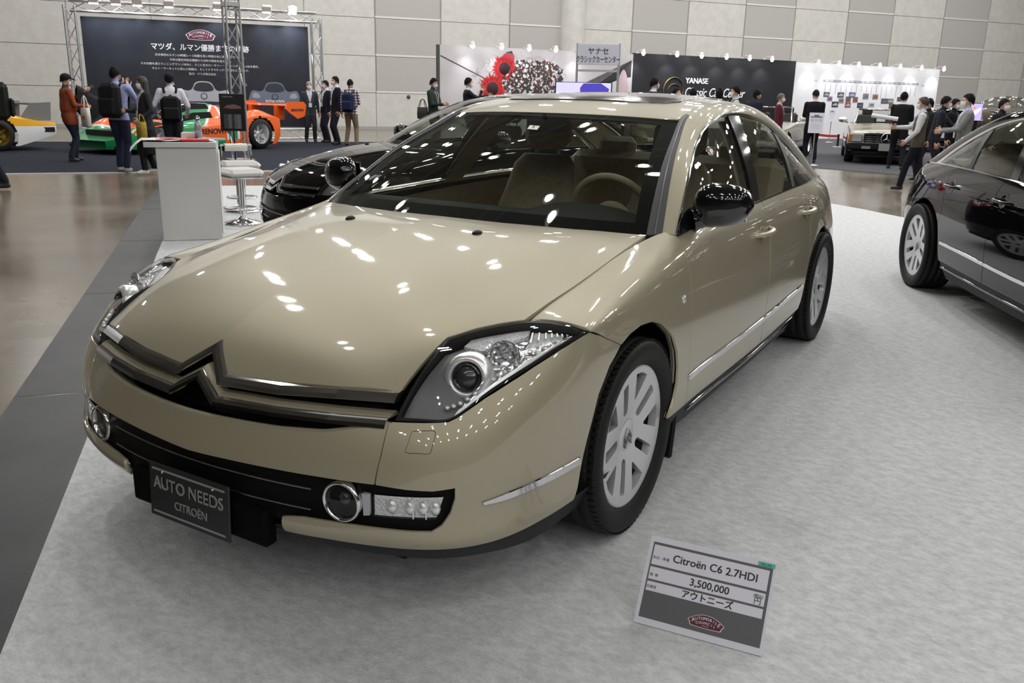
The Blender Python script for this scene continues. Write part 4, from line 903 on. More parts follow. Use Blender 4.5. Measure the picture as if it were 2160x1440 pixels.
    sw = bpy.data.objects.new('steering_wheel', None); link(sw, car); sw.location = (.37, .905, .93); sw.rotation_euler = (math.radians(-66+90-2), 0, 0)
    b = MB(); b.tube([(.185*math.cos(k*PI/20), 0, .185*math.sin(k*PI/20)) for k in range(40)], .0155, 10, closed=True); b.build('wheel_rim', interior, sw)
    b = MB(); b.ell((0, 0, -.01), (.085, .035, .08), 20, 10); b.box((-.11, 0, -.01), (.13, .016, .035), bev=.006); b.box((.11, 0, -.01), (.13, .016, .035), bev=.006); b.box((0, 0, -.11), (.05, .016, .13), bev=.006); b.build('hub', interior, sw)
    b = MB(); b.cyl((.37, .88, .92), (.37, .62, .84), .03, 12); b.build('steering_column', interior_d, car)
    def seat(x, y, w=.50):
        s = bpy.data.objects.new('front_seat', None); link(s, car); s.location = (x, y, 0)
        b = MB(); b.box((0, -.1, .50), (w, .52, .16), bev=.06); b.build('cushion', interior, s)
        b = MB(); P = []
        for i in range(13):
            t = i/12; ww = w/2*(1-.25*max(0, t-.55)/.45)*(.9+.1*math.sin(PI*min(1, t*1.6))); zz = .52+.60*t; yy = .13+.20*t; th = .075*(1-.35*t)
            if t in (0, 1): ww *= .8; th *= .5
            P.append([(ww*math.copysign(abs(math.cos(a))**.6, math.cos(a)), yy+th*math.copysign(abs(math.sin(a))**.7, math.sin(a)), zz) for a in [2*PI*k/20 for k in range(21)]])
        b.grid(P); b.add(P[-1][:-1], [tuple(range(20))]); b.build('seat_back', interior, s)
        b = MB(); b.box((0, .345, 1.235), (.275, .10, .175), rot=(-.15, 0, 0), bev=.045); b.build('headrest', interior, s)
        b = MB(); b.cyl((-.07, .335, 1.10), (-.07, .345, 1.18), .007, 6); b.cyl((.07, .335, 1.10), (.07, .345, 1.18), .007, 6); b.build('headrest_post', chrome, s)
        return s
    seat(.37, 1.32); seat(-.37, 1.32)
    rb = bpy.data.objects.new('rear_bench', None); link(rb, car)
    b = MB(); b.box((0, 2.15, .50), (1.36, .55, .16), bev=.06); b.build('cushion', interior, rb)
    b = MB(); b.box((0, 2.50, .80), (1.36, .16, .62), rot=(-.25, 0, 0), bev=.06); b.build('seat_back', interior, rb)
    for x in (-.38, .38):
        b = MB(); b.box((x, 2.60, 1.12), (.25, .09, .14), rot=(-.2, 0, 0), bev=.04); b.build('headrest', interior, rb)
    b = MB(); b.prism([(-.70, 2.56), (.70, 2.56), (.60, 3.25), (-.60, 3.25)], .02, 'xy', .985); b.build('parcel_shelf', lining, car)
    b = MB(); b.box((0, 1.5, .30), (1.5, 2.1, .03)); b.build('cabin_floor', interior_d, car)
    both('door_trim', SIDE, l_(yz([(.45, .5), (.44, .88)]))+[(4.5, 6.95), (6.9, 6.95), (8.6, 6.95)]+l_(yz([(2.30, .70), (2.2, .42), (.5, .42)])), interior, car, sp=.06, off=-.075, rim=0)
    both('sill_lining', SIDE, [(4.36, 6.78), (5, 6.78), (6, 6.78), (7, 6.78), (8, 6.78), (9, 6.78), (10, 6.78), (10, 7), (8, 7), (6, 7), (4.36, 7)], interior, car, sp=.05, off=-.03, rim=0)
    both('pillar_lining', CANTP, [(.05, .6), (1, .6), (2, .6), (3, .6), (3.1, .1), (5, .1), (7, .1), (9.7, .1), (9.7, 3.5), (7, 3.6), (5, 3.6), (3, 3.6), (1, 3.5), (.05, 3.3)], lining, car, sp=.05, off=-.022, rim=0)
    both('b_pillar_lining', GLASS, [(4.2, 0), (5.0, 0), (4.15, 3), (3.5, 3)], lining, car, sp=.05, off=-.05, rim=0)
    pm('headlining', ROOF, [(0, .25), (3, .2), (6, .25), (6, 5), (3, 5), (0, 5)], lining, car, sp=.08, off=-.035, rim=0)
    for x in (-.33, .33):
        b = MB(); b.box((x, 1.17, 1.335), (.36, .14, .012), rot=(.25, 0, 0), bev=.005); b.build('sun_visor', lining, car)
    b = MB(); b.box((0, .98, 1.295), (.22, .03, .065), rot=(.2, 0, 0), bev=.015); b.cyl((0, .96, 1.32), (0, .94, 1.335), .012, 8); b.build('rear_view_mirror', interior_d, car)
    return car
gold = paint_mat('champagne_paint', (.40, .36, .252), .35, .45)
black_car = paint_mat('black_car_paint', (.003, .003, .004), 0., .4); nodes(black_car)[2].inputs['Specular IOR Level'].default_value = 0; nodes(black_car)[2].inputs['Coat IOR'].default_value = 1.45
def place_car(o, label, loc, rot):
    o['label'] = label; o['category'] = 'car'; o.location = (*loc, .002); o.rotation_euler = (0, 0, rot); return o
CAR = place_car(build_saloon(gold), 'champagne gold saloon with chrome double chevron grille parked on light grey felt', (0, 0), 0)
_repaint = {}
def copy_car(o, parent=None):
    c = o.copy()
    if o.data is not None and gold.name in [m.name for m in o.data.materials]:
        if o.data.name not in _repaint:
            d = o.data.copy()
            for i, m in enumerate(d.materials):
                if m is gold: d.materials[i] = black_car
            _repaint[o.data.name] = d
        c.data = _repaint[o.data.name]
    COL.objects.link(c); c.parent = parent
    for ch in list(o.children):
        if parent is None and ch.name.startswith('number_plate'): continue
        copy_car(ch, c)
    return c
place_car(copy_car(CAR), 'black saloon with chevron grille parked behind the gold saloon', (-3.195, 3.757), -.436)
place_car(copy_car(CAR), 'black saloon cut off by the right edge of the photo, rear wheel in view', (3.14, 2.77), .42)
for o in list(bpy.data.objects): o.select_set(False)
# ================================================================== people
def cloth(name, c, r=.85): return noise_mat('cloth_'+name, tuple(x*.85 for x in c), tuple(min(1, x*1.15) for x in c), 25, 4, rough=r, bump=.15, bscale=14, spec=.2)
mask_m = mat('face_mask', (.78, .79, .80), .8); eye_m = mat('eye_dark', (.02, .015, .012), .2); brow_m = hair_m
def ik(a, t, l1, l2, hint):
    a, t, hint = Vector(a), Vector(t), Vector(hint); d = t-a; L = d.length; mx = (l1+l2)*.995
    if L > mx: d = d*(mx/L); L = mx; t = a+d
    x = (l1*l1-l2*l2+L*L)/(2*L); h = math.sqrt(max(0, l1*l1-x*x)); u = d/L; p = hint-u*hint.dot(u); p.normalize()
    return a+u*x+p*h, t
HAND = {}
def hand_mesh(curl):
    if curl in HAND: return HAND[curl]
    b = MB()                                # wrist at origin, fingers along -z, palm facing +x, thumb towards -y
    b.ell((0, 0, -.048), (.015, .041, .052), 12, 8)
    for k, (y, ln, r) in enumerate(((-.030, .072, .0085), (-.010, .082, .009), (.010, .076, .0085), (.029, .058, .0075))):
        p = [Vector((0, y, -.085))]; a = .15
        for s, c in ((.42, curl*.55), (.32, curl*.75), (.26, curl*.6)): a += c; p.append(p[-1]+Vector((math.sin(a), (y*.6), -math.cos(a)))*ln*s)
        b.tube(p, [r, r*.95, r*.9, r*.65], 7)
    b.tube([(.004, -.030, -.022), (.016, -.054, -.045), (.026+.02*curl, -.060, -.072), (.034+.03*curl, -.056, -.092)], [.012, .011, .0095, .007], 7)
    o = b.build('hand', skin_m); me = o.data; bpy.data.objects.remove(o); HAND[curl] = me; return me
def person(label, foot, H=1.70, face=0., top=(.1, .1, .12), legs=(.03, .03, .04), shoes=(.02, .02, .02), shirt=None, hem=.78, lean=0., head_pitch=0., head_yaw=0., arms=('hang', 'hang'), stance=(.1, 0.), hair='short', haircol=None, mask=True, cap=None, build=1., sleeve=None, lanyard=False, vest=None, tie=None, skirt=False, vox=.017, plaid=None, world=None, far=False):
    g = world if world is not None else G(*foot); to = Vector((CAM_POS[0]-g.x, CAM_POS[1]-g.y)); base = math.atan2(to.y, to.x)
    rot = base+math.radians(face)+PI/2      # local -y looks along the facing direction
    root = thing('person', label, 'person', (g.x, g.y, .012), rot)
    s = H/1.70; B = MB(); bones = []
    def V(x, y, z): return Vector((x*s, y*s, z*s))
    hipz = .90; la = math.radians(lean); piv = V(0, 0, .95)
    def T(v): v = Vector(v); d = v-piv; return piv+Vector((d.x, d.y*math.cos(la)-d.z*math.sin(la), d.y*math.sin(la)+d.z*math.cos(la)))
    def limb(key, pts, rad):
        pts = [Vector(p) for p in pts]; rad = [r*s for r in rad]; q = []; rr = []
        B.tube(pts, rad, 12); [B.ell(p, (r, r, r), 10, 6) for p, r in zip(pts, rad)]
        for i in range(len(pts)-1): bones.append((key, pts[i], pts[i+1], rad[i], rad[i+1]))
    bw = build*1.06
    # torso: stacked ellipses
    rings = [(.86, .150, .105, 0), (.93, .160, .112, 0), (1.02, .150*bw, .108*bw, -.005), (1.12, .152*bw, .110*bw, -.01), (1.24, .172*bw, .118, 0), (1.34, .185, .112, .012), (1.40, .165, .092, .018), (1.45, .090, .068, .018), (1.48, .056, .056, .012)]
    R = []
    for z, rx, ry, oy in rings:
        R.append([T(V(rx*math.copysign(abs(math.cos(a))**.85, math.cos(a)), oy+ry*math.copysign(abs(math.sin(a))**.85, math.sin(a)), z)) for a in [2*PI*k/20 for k in range(21)]])
    B.grid(R); B.add(R[0][:-1], [tuple(range(20))[::-1]]); B.add(R[-1][:-1], [tuple(range(20))])
    bones.append(('torso', T(V(0, 0, .9)), T(V(0, 0, 1.40)), .16*s, .15*s)); bones.append(('torso', T(V(-.1, .0, 1.36)), T(V(.1, .0, 1.36)), .09*s, .09*s))
    # head and neck
    hc = T(V(0, -.015, 1.60)); hp = math.radians(head_pitch); HM = Matrix.Rotation(math.radians(head_yaw), 3, 'Z') @ Matrix.Rotation(la*.3+hp, 3, 'X')
    def Hd(x, y, z): return hc+HM @ V(x, y, z)
    limb('neck', [T(V(0, .012, 1.44)), hc+HM @ V(0, .012, -.07)], [.055, .050])
    eu = HM.to_euler(); B.ell(Hd(0, .008, .015), (.074*s, .092*s, .100*s), 18, 12, rot=eu); B.ell(Hd(0, -.025, -.055), (.054*s, .058*s, .056*s), 14, 8, rot=eu)
    B.ell(Hd(0, -.088, -.018), (.014*s, .022*s, .022*s), 8, 6, rot=eu); B.ell(Hd(.074, .012, -.005), (.010*s, .018*s, .03*s), 8, 6, rot=eu); B.ell(Hd(-.074, .012, -.005), (.010*s, .018*s, .03*s), 8, 6, rot=eu)
    bones.append(('head', Hd(0, 0, -.07), Hd(0, 0, .05), .07*s, .085*s))
    # legs
    st, stp = stance; ank = []
    for sx in (-1, 1):
        hip = V(sx*.085, 0, .88); a = V(sx*(st), -stp*sx*.5, .085); k, a = ik(hip, a, .42*s, .40*s, (0, -1, 0)); ank.append(a)
        limb('leg', [V(sx*.075, .0, .92), hip+(k-hip)*.15, k, a+Vector((0, 0, .03*s))], [.095*bw, .092*bw, .068, .058])
        toe = a+V(0, -.13, -.048); limb('shoe', [a+V(0, .035, -.042), a+V(0, -.06, -.04), toe], [.040, .042, .034]); limb('shoe', [a, a+V(0, -.02, -.03)], [.042, .042])
    if skirt:
        R = [[V(rx*math.cos(a), rx*.8*math.sin(a), z) for a in [2*PI*k/20 for k in range(21)]] for z, rx in ((.98, .14), (.85, .18), (.6, .22), (.36, .25))]
        B.grid(R); B.add(R[0][:-1], [tuple(range(20))]); B.add(R[-1][:-1], [tuple(range(20))[::-1]]); bones.append(('leg', V(-.08, 0, .9), V(-.08, 0, .36), .16, .19)); bones.append(('leg', V(.08, 0, .9), V(.08, 0, .36), .16, .19))
    # arms: hand targets in local units
    hands = []
    for i, sx in enumerate((-1, 1)):
        sh = T(V(sx*.185, .012, 1.385)); t = arms[i]
        P = {'hang': (sx*.27, -.03, .80), 'phone': (sx*.07, -.30, 1.42), 'hold': (sx*.10, -.30, 1.12), 'front': (sx*.14, -.42, 1.05), 'behind': (sx*.05, .20, .92), 'reach': (sx*.15, -.50, 1.10), 'bag': (sx*.27, -.02, .78), 'strap': (sx*.13, -.14, 1.22), 'fold': (-sx*.05, -.20, 1.12), 'bend': (sx*.28, -.18, .98)}.get(t, t)
        tg = V(*P); tg = T(tg) if P[2] > .95 else tg
        e, h = ik(sh, tg, .285*s, .255*s, (sx*.5, .8, -.5))
        limb('arm', [T(V(sx*.12, .012, 1.375)), sh, e, h], [.075, .066, .052, .038]); hands.append((e, h, sx))
    tmp = B.build('tmp', skin_m)
    md = tmp.modifiers.new('r', 'REMESH'); md.mode = 'VOXEL'; md.voxel_size = vox*(1.25 if far else 1.); md.use_smooth_shade = True
    sm_ = tmp.modifiers.new('s', 'SMOOTH'); sm_.factor = .5; sm_.iterations = 4
    dg = bpy.context.evaluated_depsgraph_get(); me = bpy.data.meshes.new_from_object(tmp.evaluated_get(dg)); bpy.data.objects.remove(tmp)
    nv = len(me.vertices); co = np.empty(nv*3); me.vertices.foreach_get('co', co); co = co.reshape(-1, 3)
    # folds in the clothes
    np_ = len(me.polygons); cen = np.empty(np_*3); me.polygons.foreach_get('center', cen); cen = cen.reshape(-1, 3)
    best = np.full(np_, 1e9); key = np.zeros(np_, int); names = ['torso', 'neck', 'head', 'leg', 'shoe', 'arm']
    for nm, a, c, r1, r2 in bones:
        a, c = np.array(a), np.array(c); d = c-a; t = np.clip(((cen-a) @ d)/(d @ d), 0, 1); q = a+t[:, None]*d; dist = np.linalg.norm(cen-q, axis=1)-(r1+(r2-r1)*t)
        k = dist < best; best[k] = dist[k]; key[k] = names.index(nm)
    ctop = plaid or cloth(label[:40], top); cleg = cloth(label[:40]+'l', legs); cshoe = mat('shoe_%.2f_%.2f_%.2f' % tuple(shoes), shoes, .5); csl = cloth(label[:40]+'s', sleeve) if sleeve else ctop
    cshirt = cloth(label[:40]+'u', shirt) if shirt else ctop; mats = [ctop, skin_m, cleg, cshoe, csl, cshirt]
    mi = np.array([0, 1, 1, 2, 3, 4])[key]; z = cen[:, 2]/s
    mi[(key == 3) & (z > hem)] = 0 if hem < .94 else 2
    mi[(key == 0) & (z < hem)] = 2
    # collar opening in front: shirt shows in a V
    if shirt:
        inv = Matrix.Rotation(-la, 3, 'X'); loc = (cen-np.array(piv)) @ np.array(inv).T+np.array(piv)
        vz = loc[:, 2]/s; vx = abs(loc[:, 0])/s; mi[(key == 0) & (loc[:, 1] < -.02) & (vx < (vz-1.08)*.20+.0) & (vz > 1.08)] = 5; mi[(key == 0) & (vz > 1.452)] = 5
        mi[(key == 1) & (vz < 1.462)] = 5
    me.materials.clear(); [me.materials.append(m) for m in mats]; me.polygons.foreach_set('material_index', mi.astype(np.int32)); me.polygons.foreach_set('use_smooth', np.ones(np_, bool)); me.update()
    link(bpy.data.objects.new('body', me), root)
    for e, h, sx in hands:
        d = (h-e).normalized(); o = bpy.data.objects.new('hand', hand_mesh(.55)); link(o, root)
        zc = -d; yc = Vector((0, 1, 0)) if abs(d.y) < .8 else Vector((0, 0, -1)); yc = (yc-zc*yc.dot(zc)).normalized(); xc = yc.cross(zc)
        Mx = Matrix.Identity(4)
        for i in range(3): Mx[i][0], Mx[i][1], Mx[i][2], Mx[i][3] = xc[i]*(-sx)*s, yc[i]*s, zc[i]*s, (h-d*.01)[i]
        o.matrix_local = Mx
    # hair, cap, mask, eyes
    hm = mat('hair_%.3f' % haircol[0], haircol, .55) if haircol else hair_m
    if hair:
        b = MB(); b.T = Matrix.Translation(hc) @ HM.to_4x4() @ Matrix.Scale(s, 4); n = 22; P = []
        for i in range(9):
            t = i/8; row = []
            for k in range(n+1):
                a = 2*PI*k/n; fr = max(0, -math.sin(a)); lowz = (-.07+.055*abs(math.cos(a))**1.5+fr*.135 if hair == 'short' else -.11+fr*.175)+.008*math.sin(9*a)
                zz = .122-(.122-lowz)*t**1.3; rr = math.sqrt(max(0, 1-((zz-.015)/.110)**2)) if zz > .015 else 1-.10*((.015-zz)/.1)
                wob = 1+.03*math.sin(5*a+3*t)+.02*math.sin(11*a); row.append((.084*rr*wob*math.cos(a), .010+.102*rr*wob*math.sin(a), zz))
            P.append(row)
        b.grid(P); b.ell((0, .02, .10), (.05, .06, .026), 14, 6)
        if hair == 'long': b.grid([[(.095*math.cos(a)*w, .03+.085*math.sin(a)*w*.9, z) for a in [PI*k/12-.25 for k in range(13)] + [PI+.25]] for z, w in ((.03, 1.), (-.05, 1.08), (-.14, 1.15), (-.24, 1.2), (-.33, 1.05), (-.38, .8))])
        if hair == 'bun': b.ell((0, .105, .02), (.035, .035, .04), 10, 6); b.tube([(0, .11, 0), (0, .12, -.06), (0, .10, -.13)], [.025, .028, .012], 8)
        b.build('hair', hm, root)
    if cap is not None:
        b = MB(); b.T = Matrix.Translation(hc) @ HM.to_4x4() @ Matrix.Scale(s, 4); b.ell((0, .008, .045), (.090, .108, .088), 20, 8, zmin=0); b.ell((0, -.11, .05), (.072, .085, .010), 16, 5, rot=(.12, 0, 0)); b.build('cap', cloth('cap%.2f' % cap[2], cap), root)
    if mask:
        b = MB(); b.T = Matrix.Translation(hc) @ HM.to_4x4() @ Matrix.Scale(s, 4)
        b.grid([[(.067*w*math.sin(a), -.02-.078*math.cos(a)*w2, z) for a in [-1.35+2.7*k/12 for k in range(13)]] for z, w, w2 in ((-.004, 1., .98), (-.03, 1.02, 1.1), (-.06, .95, 1.02), (-.09, .75, .82), (-.105, .5, .5))])
        for sx in (-1, 1): b.tube([(sx*.062, -.05, -.02), (sx*.078, .012, .012)], .002, 4)
        b.build('face_mask', mask_m, root)
    b = MB(); b.T = Matrix.Translation(hc) @ HM.to_4x4() @ Matrix.Scale(s, 4)
    for sx in (-1, 1): b.ell((sx*.030, -.083, .012), (.013, .006, .006), 8, 5)
    b.build('eyes', eye_m, root)
    if lanyard:
        b = MB(); b.tube([T(V(-.055, -.02, 1.46)), T(V(-.06, -.105, 1.36)), T(V(0, -.135, 1.12)), T(V(.06, -.105, 1.36)), T(V(.055, -.02, 1.46))], .009*s, 4, flat=.4); c = T(V(0, -.145, 1.06)); b.box(c, (.085, .006, .115)); b.build('lanyard', white_card, root)
    if vest:
        pass
    if tie:
        b = MB(); b.grid([[T(V(x, -.128-(1.2-z)*.02 if z < 1.4 else -.088, z)) for x in (-w, w)] for z, w in ((1.44, .015), (1.36, .02), (1.2, .032), (1.12, .03))]); b.build('tie', cloth('tie', tie), root)
    root['_s'] = s
    return root, T, V
def on_person(p, name, label, cat, group=None):
    r, T, V = p; o = thing(name, label, cat, r.location, r.rotation_euler.z, group); return o
def backpack(p, label, col, w=.30, h=.46, z=1.16, d=.18, straps=True):
    r, T, V = p; o = on_person(p, 'backpack', label, 'backpack'); m = cloth('bp%.3f%.3f' % (col[0], col[2]), col, .7); s = r['_s']
    def bb(nm, c, dims, bev):
        b = MB(); c0 = T(V(*c)); rot = None; b.T = Matrix.Translation(c0) @ (T(V(0, 0, 1.2))-T(V(0, 0, 1.1))).to_track_quat('Z', 'Y').to_matrix().to_4x4() @ Matrix.Rotation(0, 4, 'Z')
        b.T = Matrix.Translation(c0); la = math.atan2(-(T(V(0, 0, 1.3))-T(V(0, 0, 1.1))).y, .2*s); b.T = b.T @ Matrix.Rotation(la, 4, 'X'); b.box((0, 0, 0), tuple(x*s for x in dims), bev=bev); return b.build(nm, m, o)
    bb('main_bag', (0, .115+d/2, z), (w, d, h), .06); bb('front_pocket', (0, .12+d+.02, z-h*.16), (w*.82, .07, h*.5), .03); bb('top_flap', (0, .12+d/2, z+h*.42), (w*.8, d*.9, h*.2), .05)
    for sx in (-1, 1):
        b = MB(); b.tube([T(V(sx*.10, .12, 1.36)), T(V(sx*.115, .06, 1.455)), T(V(sx*.12, -.03, 1.44)), T(V(sx*.125, -.115, 1.34)), T(V(sx*.135, -.13, 1.18)), T(V(sx*.16, -.03, 1.02)), T(V(sx*.13, .12, .99))], .024*s, 6, flat=.45); b.build('strap', m, o)
    b = MB(); b.tube([T(V(-.04, .13, z+h*.5)), T(V(0, .14, z+h*.58)), T(V(.04, .13, z+h*.5))], .008, 6); b.build('grab_handle', m, o)
    return o
def bag_at(p, name, label, cat, c, dims, m, handles=.25, mark=None, shoulder=False):
    r, T, V = p; o = on_person(p, name, label, cat); b = MB(); w, d, h = dims
    b.grid([[(c[0]+w/2*k*math.cos(a) if False else c[0]+w/2*k*math.copysign(abs(math.cos(a))**.5, math.cos(a)), c[1]+d/2*k*math.copysign(abs(math.sin(a))**.6, math.sin(a)), c[2]-h/2+h*t) for a in [2*PI*j/20 for j in range(21)]] for t, k in ((0, .0), (0, .9), (.1, 1), (.5, 1.03), (1, .96), (1, .86), (.5, .9))]); b.build('bag_body', m, o)
    for sy in (-1, 1):
        b = MB(); b.tube([(c[0]-w*.25, c[1]+sy*d*.4, c[2]+h*.45), (c[0]-w*.12, c[1]+sy*d*.2, c[2]+h*.5+handles*.8), (c[0], c[1], c[2]+h*.5+handles), (c[0]+w*.12, c[1]+sy*d*.2, c[2]+h*.5+handles*.8), (c[0]+w*.25, c[1]+sy*d*.4, c[2]+h*.45)], .009, 6); b.build('handle', m, o)
    if mark:
        for sy in (-1, 1):
            b = MB(); b.box((c[0], c[1]+sy*d*.515, c[2]+.01), (w*.55, .002, h*.10)); b.box((c[0]-.02, c[1]+sy*d*.515, c[2]-.03), (w*.35, .002, h*.06)); b.build('printed_mark', mark, o)
    return o
# the plaid shirt of one visitor
pl = mat('plaid_shirt', (.4, .36, .38), .85); n, l, b = nodes(pl); tc = n.new('ShaderNodeTexCoord'); 
w1 = n.new('ShaderNodeTexWave'); w1.inputs['Scale'].default_value = 4.5; w1.bands_direction = 'X'; w2 = n.new('ShaderNodeTexWave'); w2.inputs['Scale'].default_value = 4.5; w2.bands_direction = 'Z'
mx = n.new('ShaderNodeMix'); mx.data_type = 'RGBA'; mx.blend_type = 'MULTIPLY'; mx.inputs['Factor'].default_value = 1.
for ww, sk in ((w1, 'A'), (w2, 'B')):
    cr = n.new('ShaderNodeValToRGB'); cr.color_ramp.elements[0].color = (.16, .12, .18, 1); cr.color_ramp.elements[1].color = (.85, .80, .82, 1); cr.color_ramp.elements[0].position = .25; cr.color_ramp.elements[1].position = .6
    l.new(tc.outputs['Object'], ww.inputs['Vector']); l.new(ww.outputs['Color'], cr.inputs['Fac']); l.new(cr.outputs['Color'], [i for i in mx.inputs if i.identifier == sk+'_Color'][0])
l.new([o for o in mx.outputs if o.identifier == 'Result_Color'][0], b.inputs['Base Color'])
canvas = noise_mat('canvas', (.60, .56, .48), (.70, .66, .58), 60, 3, rough=.9); navy = (.018, .020, .032); blk = (.012, .012, .013)
jeans = (.020, .026, .052)
def far_foot(px, top_y, H=1.70):
    """foot point for someone whose feet are hidden: from the head's pixel and the height"""
    d = pray(px, top_y); dz = H+.012-CAM_POS[2]; t = dz/d[2] if abs(d[2]) > 1e-6 else 20; return Vector((CAM_POS+d*t)[:2].tolist()+[0.])
def at_depth(px, top_y, dist): # ground point below a head pixel at a given distance
    d = pray(px, top_y); h = np.hypot(d[0], d[1]); p = CAM_POS+d*(dist/h); return Vector((p[0], p[1], 0)), float(p[2])
# left edge visitor
P = person('person at the left edge of the photo in dark trousers, mostly cut off', (-14, 402), 1.68, face=-88, top=(.02, .02, .022), legs=(.016, .017, .026), stance=(.1, .32), arms=('hang', 'fold'))
backpack(P, 'black backpack on the person cut off by the left edge', (.008, .008, .009), .34, .50, 1.20, .22)
P = person('person in rust orange jacket and black cap beside the white racing car tail', (157, 342), 1.61, face=108, top=(.27, .065, .028), legs=(.018, .024, .042), hem=.74, shirt=(.05, .05, .05), cap=blk, arms=((-.22, -.28, 1.10), (.14, -.40, 1.38)), head_pitch=12, stance=(.12, .16), build=1.3)
canv = bag_at(P, 'tote_bag', 'cream canvas tote bag hanging on the arm of the person in orange', 'tote bag', (-.30, -.20, .84), (.34, .10, .36), canvas, .22, mat('tote_print', (.75, .22, .12), .8))
o = on_person(P, 'jacket', 'dark jacket draped over the forearm of the person in orange', 'jacket'); b = MB()
b.grid([[(.14+yy*(1-.3*u)+.012*math.sin(9*u+3*t), -.24-.42*u+.05*t, 1.44-.10*u-.56*t*(.5+.5*math.sin(PI*min(1, .2+u*.8)))-.16*u) for u in [k/10 for k in range(11)]] for t, yy in ((1, -.075), (.6, -.07), (.2, -.055), (0, 0), (.2, .055), (.6, .07), (1, .075))]); o2 = b.build('folded_cloth', cloth('dark_jacket', (.014, .014, .017)), o)
P = person('person in light blue shirt and navy trousers photographing the orange and green racing car', (262, 364), 1.72, face=152, top=(.30, .34, .58), legs=(.020, .025, .055), shoes=(.35, .33, .32), hem=.86, arms=('phone', 'phone'), stance=(.10, .16), build=.98)
backpack(P, 'large black backpack on the person in the light blue shirt', (.008, .008, .010), .34, .54, 1.17, .22)
P = person('person with long dark hair in dark cardigan and white top beside the light blue shirt', (318, 368), 1.57, face=-75, top=(.022, .022, .028), legs=(.010, .010, .012), shoes=(.62, .60, .56), shirt=(.62, .58, .60), hem=.80, hair='long', haircol=(.020, .013, .010), arms=('hold', 'bend'), stance=(.12, .24), skirt=True, lanyard=True)
bag_at(P, 'handbag', 'mustard yellow bag held by the person with long dark hair', 'handbag', (.30, -.16, .72), (.30, .12, .30), cloth('mustard', (.30, .22, .035)), .12)
P = person('person in white shirt and navy cap seen from behind at the counter', (372, 352), 1.66, face=178, top=(.62, .61, .66), legs=(.03, .032, .04), hem=.86, cap=(.012, .014, .028), arms=('bend', 'bend'), build=1.12)
backpack(P, 'black backpack on the person in the white shirt', (.006, .006, .007), .36, .46, 1.06, .18)
P = person('grey haired person in grey suit with lanyard beside the lighting truss post', (656, 301), 1.66, face=10, top=(.045, .050, .062), legs=(.030, .030, .038), shirt=(.55, .57, .62), haircol=(.22, .21, .20), lanyard=True, arms=('hang', 'bag'), stance=(.12, .06), far=True)
bag_at(P, 'paper_bag', 'white paper carrier bag held by the person in grey suit', 'carrier bag', (.33, -.02, .50), (.30, .10, .38), white_paint, .10)
P = person('shorter person in navy suit facing left behind a taller suited colleague', (691, 302), 1.70, face=-62, top=navy, legs=navy, shirt=(.65, .66, .70), lanyard=True, arms=('hang', 'hang'), far=True)
P = person('taller person in navy suit facing left beside the plaid shirt', (712, 306), 1.80, face=-72, top=(.012, .013, .022), legs=navy, shirt=(.65, .66, .70), lanyard=True, arms=('hang', 'hang'), far=True)
P = person('person in plaid shirt and khaki trousers seen from behind', (742, 309), 1.72, face=160, plaid=pl, top=(.4, .3, .3), legs=(.20, .155, .10), hem=.84, arms=('hold', 'hang'), stance=(.15, .05), head_pitch=15, far=True)
backpack(P, 'navy blue backpack on the person in the plaid shirt', (.014, .020, .060), .32, .48, 1.13, .18)
def far_person(label, px, ty, dist, H0=None, **k):
    g, z = at_depth(px, ty, dist); H = max(1.45, min(1.88, z-.04)); return person(label, None, H, world=g, far=True, **k)
P = far_person('person in dark green jacket standing at the left end of the flower photo wall', 914, 164, 22.5, face=62, top=(.022, .036, .030), legs=(.16, .10, .05), hem=.78, shirt=(.03, .03, .03), lanyard=True, arms=('hold', 'hold'), head_pitch=14)
bag_at(P, 'shoulder_bag', 'dark brown shoulder bag of the person in the green jacket', 'shoulder bag', (-.20, .20, .95), (.16, .26, .28), cloth('bag_brown', (.045, .035, .038)), .20)
P = far_person('person in dark suit holding up a phone before the red flowers', 988, 163, 22.0, face=98, top=(.014, .015, .020), legs=(.02, .02, .025), shirt=(.6, .6, .65), arms=('phone', (.1, -.48, 1.32)))
P = far_person('bushy haired person in dark suit left of the gold ring emblem', 1381, 163, 20, face=125, top=(.010, .011, .016), legs=navy, shirt=(.6, .6, .66))
P = far_person('masked person in dark suit facing right under the gold ring emblem', 1427, 184, 20.8, face=72, top=(.012, .013, .020), legs=navy, shirt=(.6, .6, .66), H0=1.62)
P = far_person('person in dark grey jacket seen from behind before the white script lettering', 1463, 185, 19.2, face=176, top=(.03, .03, .034), legs=navy, H0=1.6)
P = far_person('person in white blouse with tied back dark hair before the black stand wall', 1519, 184, 19.5, face=172, top=(.66, .65, .66), legs=navy, hair='bun', H0=1.6, hem=.86)
P = far_person('person in cream shirt facing left before the black stand wall', 1553, 180, 18.6, face=-84, top=(.55, .54, .50), legs=navy, H0=1.65, hem=.86)
backpack(P, 'dark small backpack on the person in the cream shirt', (.02, .02, .03), .26, .36, 1.18, .12)
P = far_person('person in dark patterned top stretching an arm over the silver roadster', 1588, 184, 20.6, face=140, top=(.014, .016, .030), legs=navy, H0=1.62, arms=('hang', 'reach'), lean=14)
P = far_person('person in maroon jacket and mask at the right end of the black wall', 1648, 196, 22.5, face=84, top=(.090, .016, .028), legs=navy, shirt=(.45, .42, .44), H0=1.62, haircol=(.08, .07, .06))
P = person('person in black suit seen from behind beside the left white notice board', (1705, 344), 1.68, face=-172, top=(.010, .011, .016), legs=(.009, .010, .014), shirt=(.6, .6, .66), hem=.74, arms=('hold', 'hold'), head_pitch=22, stance=(.12, .04), build=1.1)
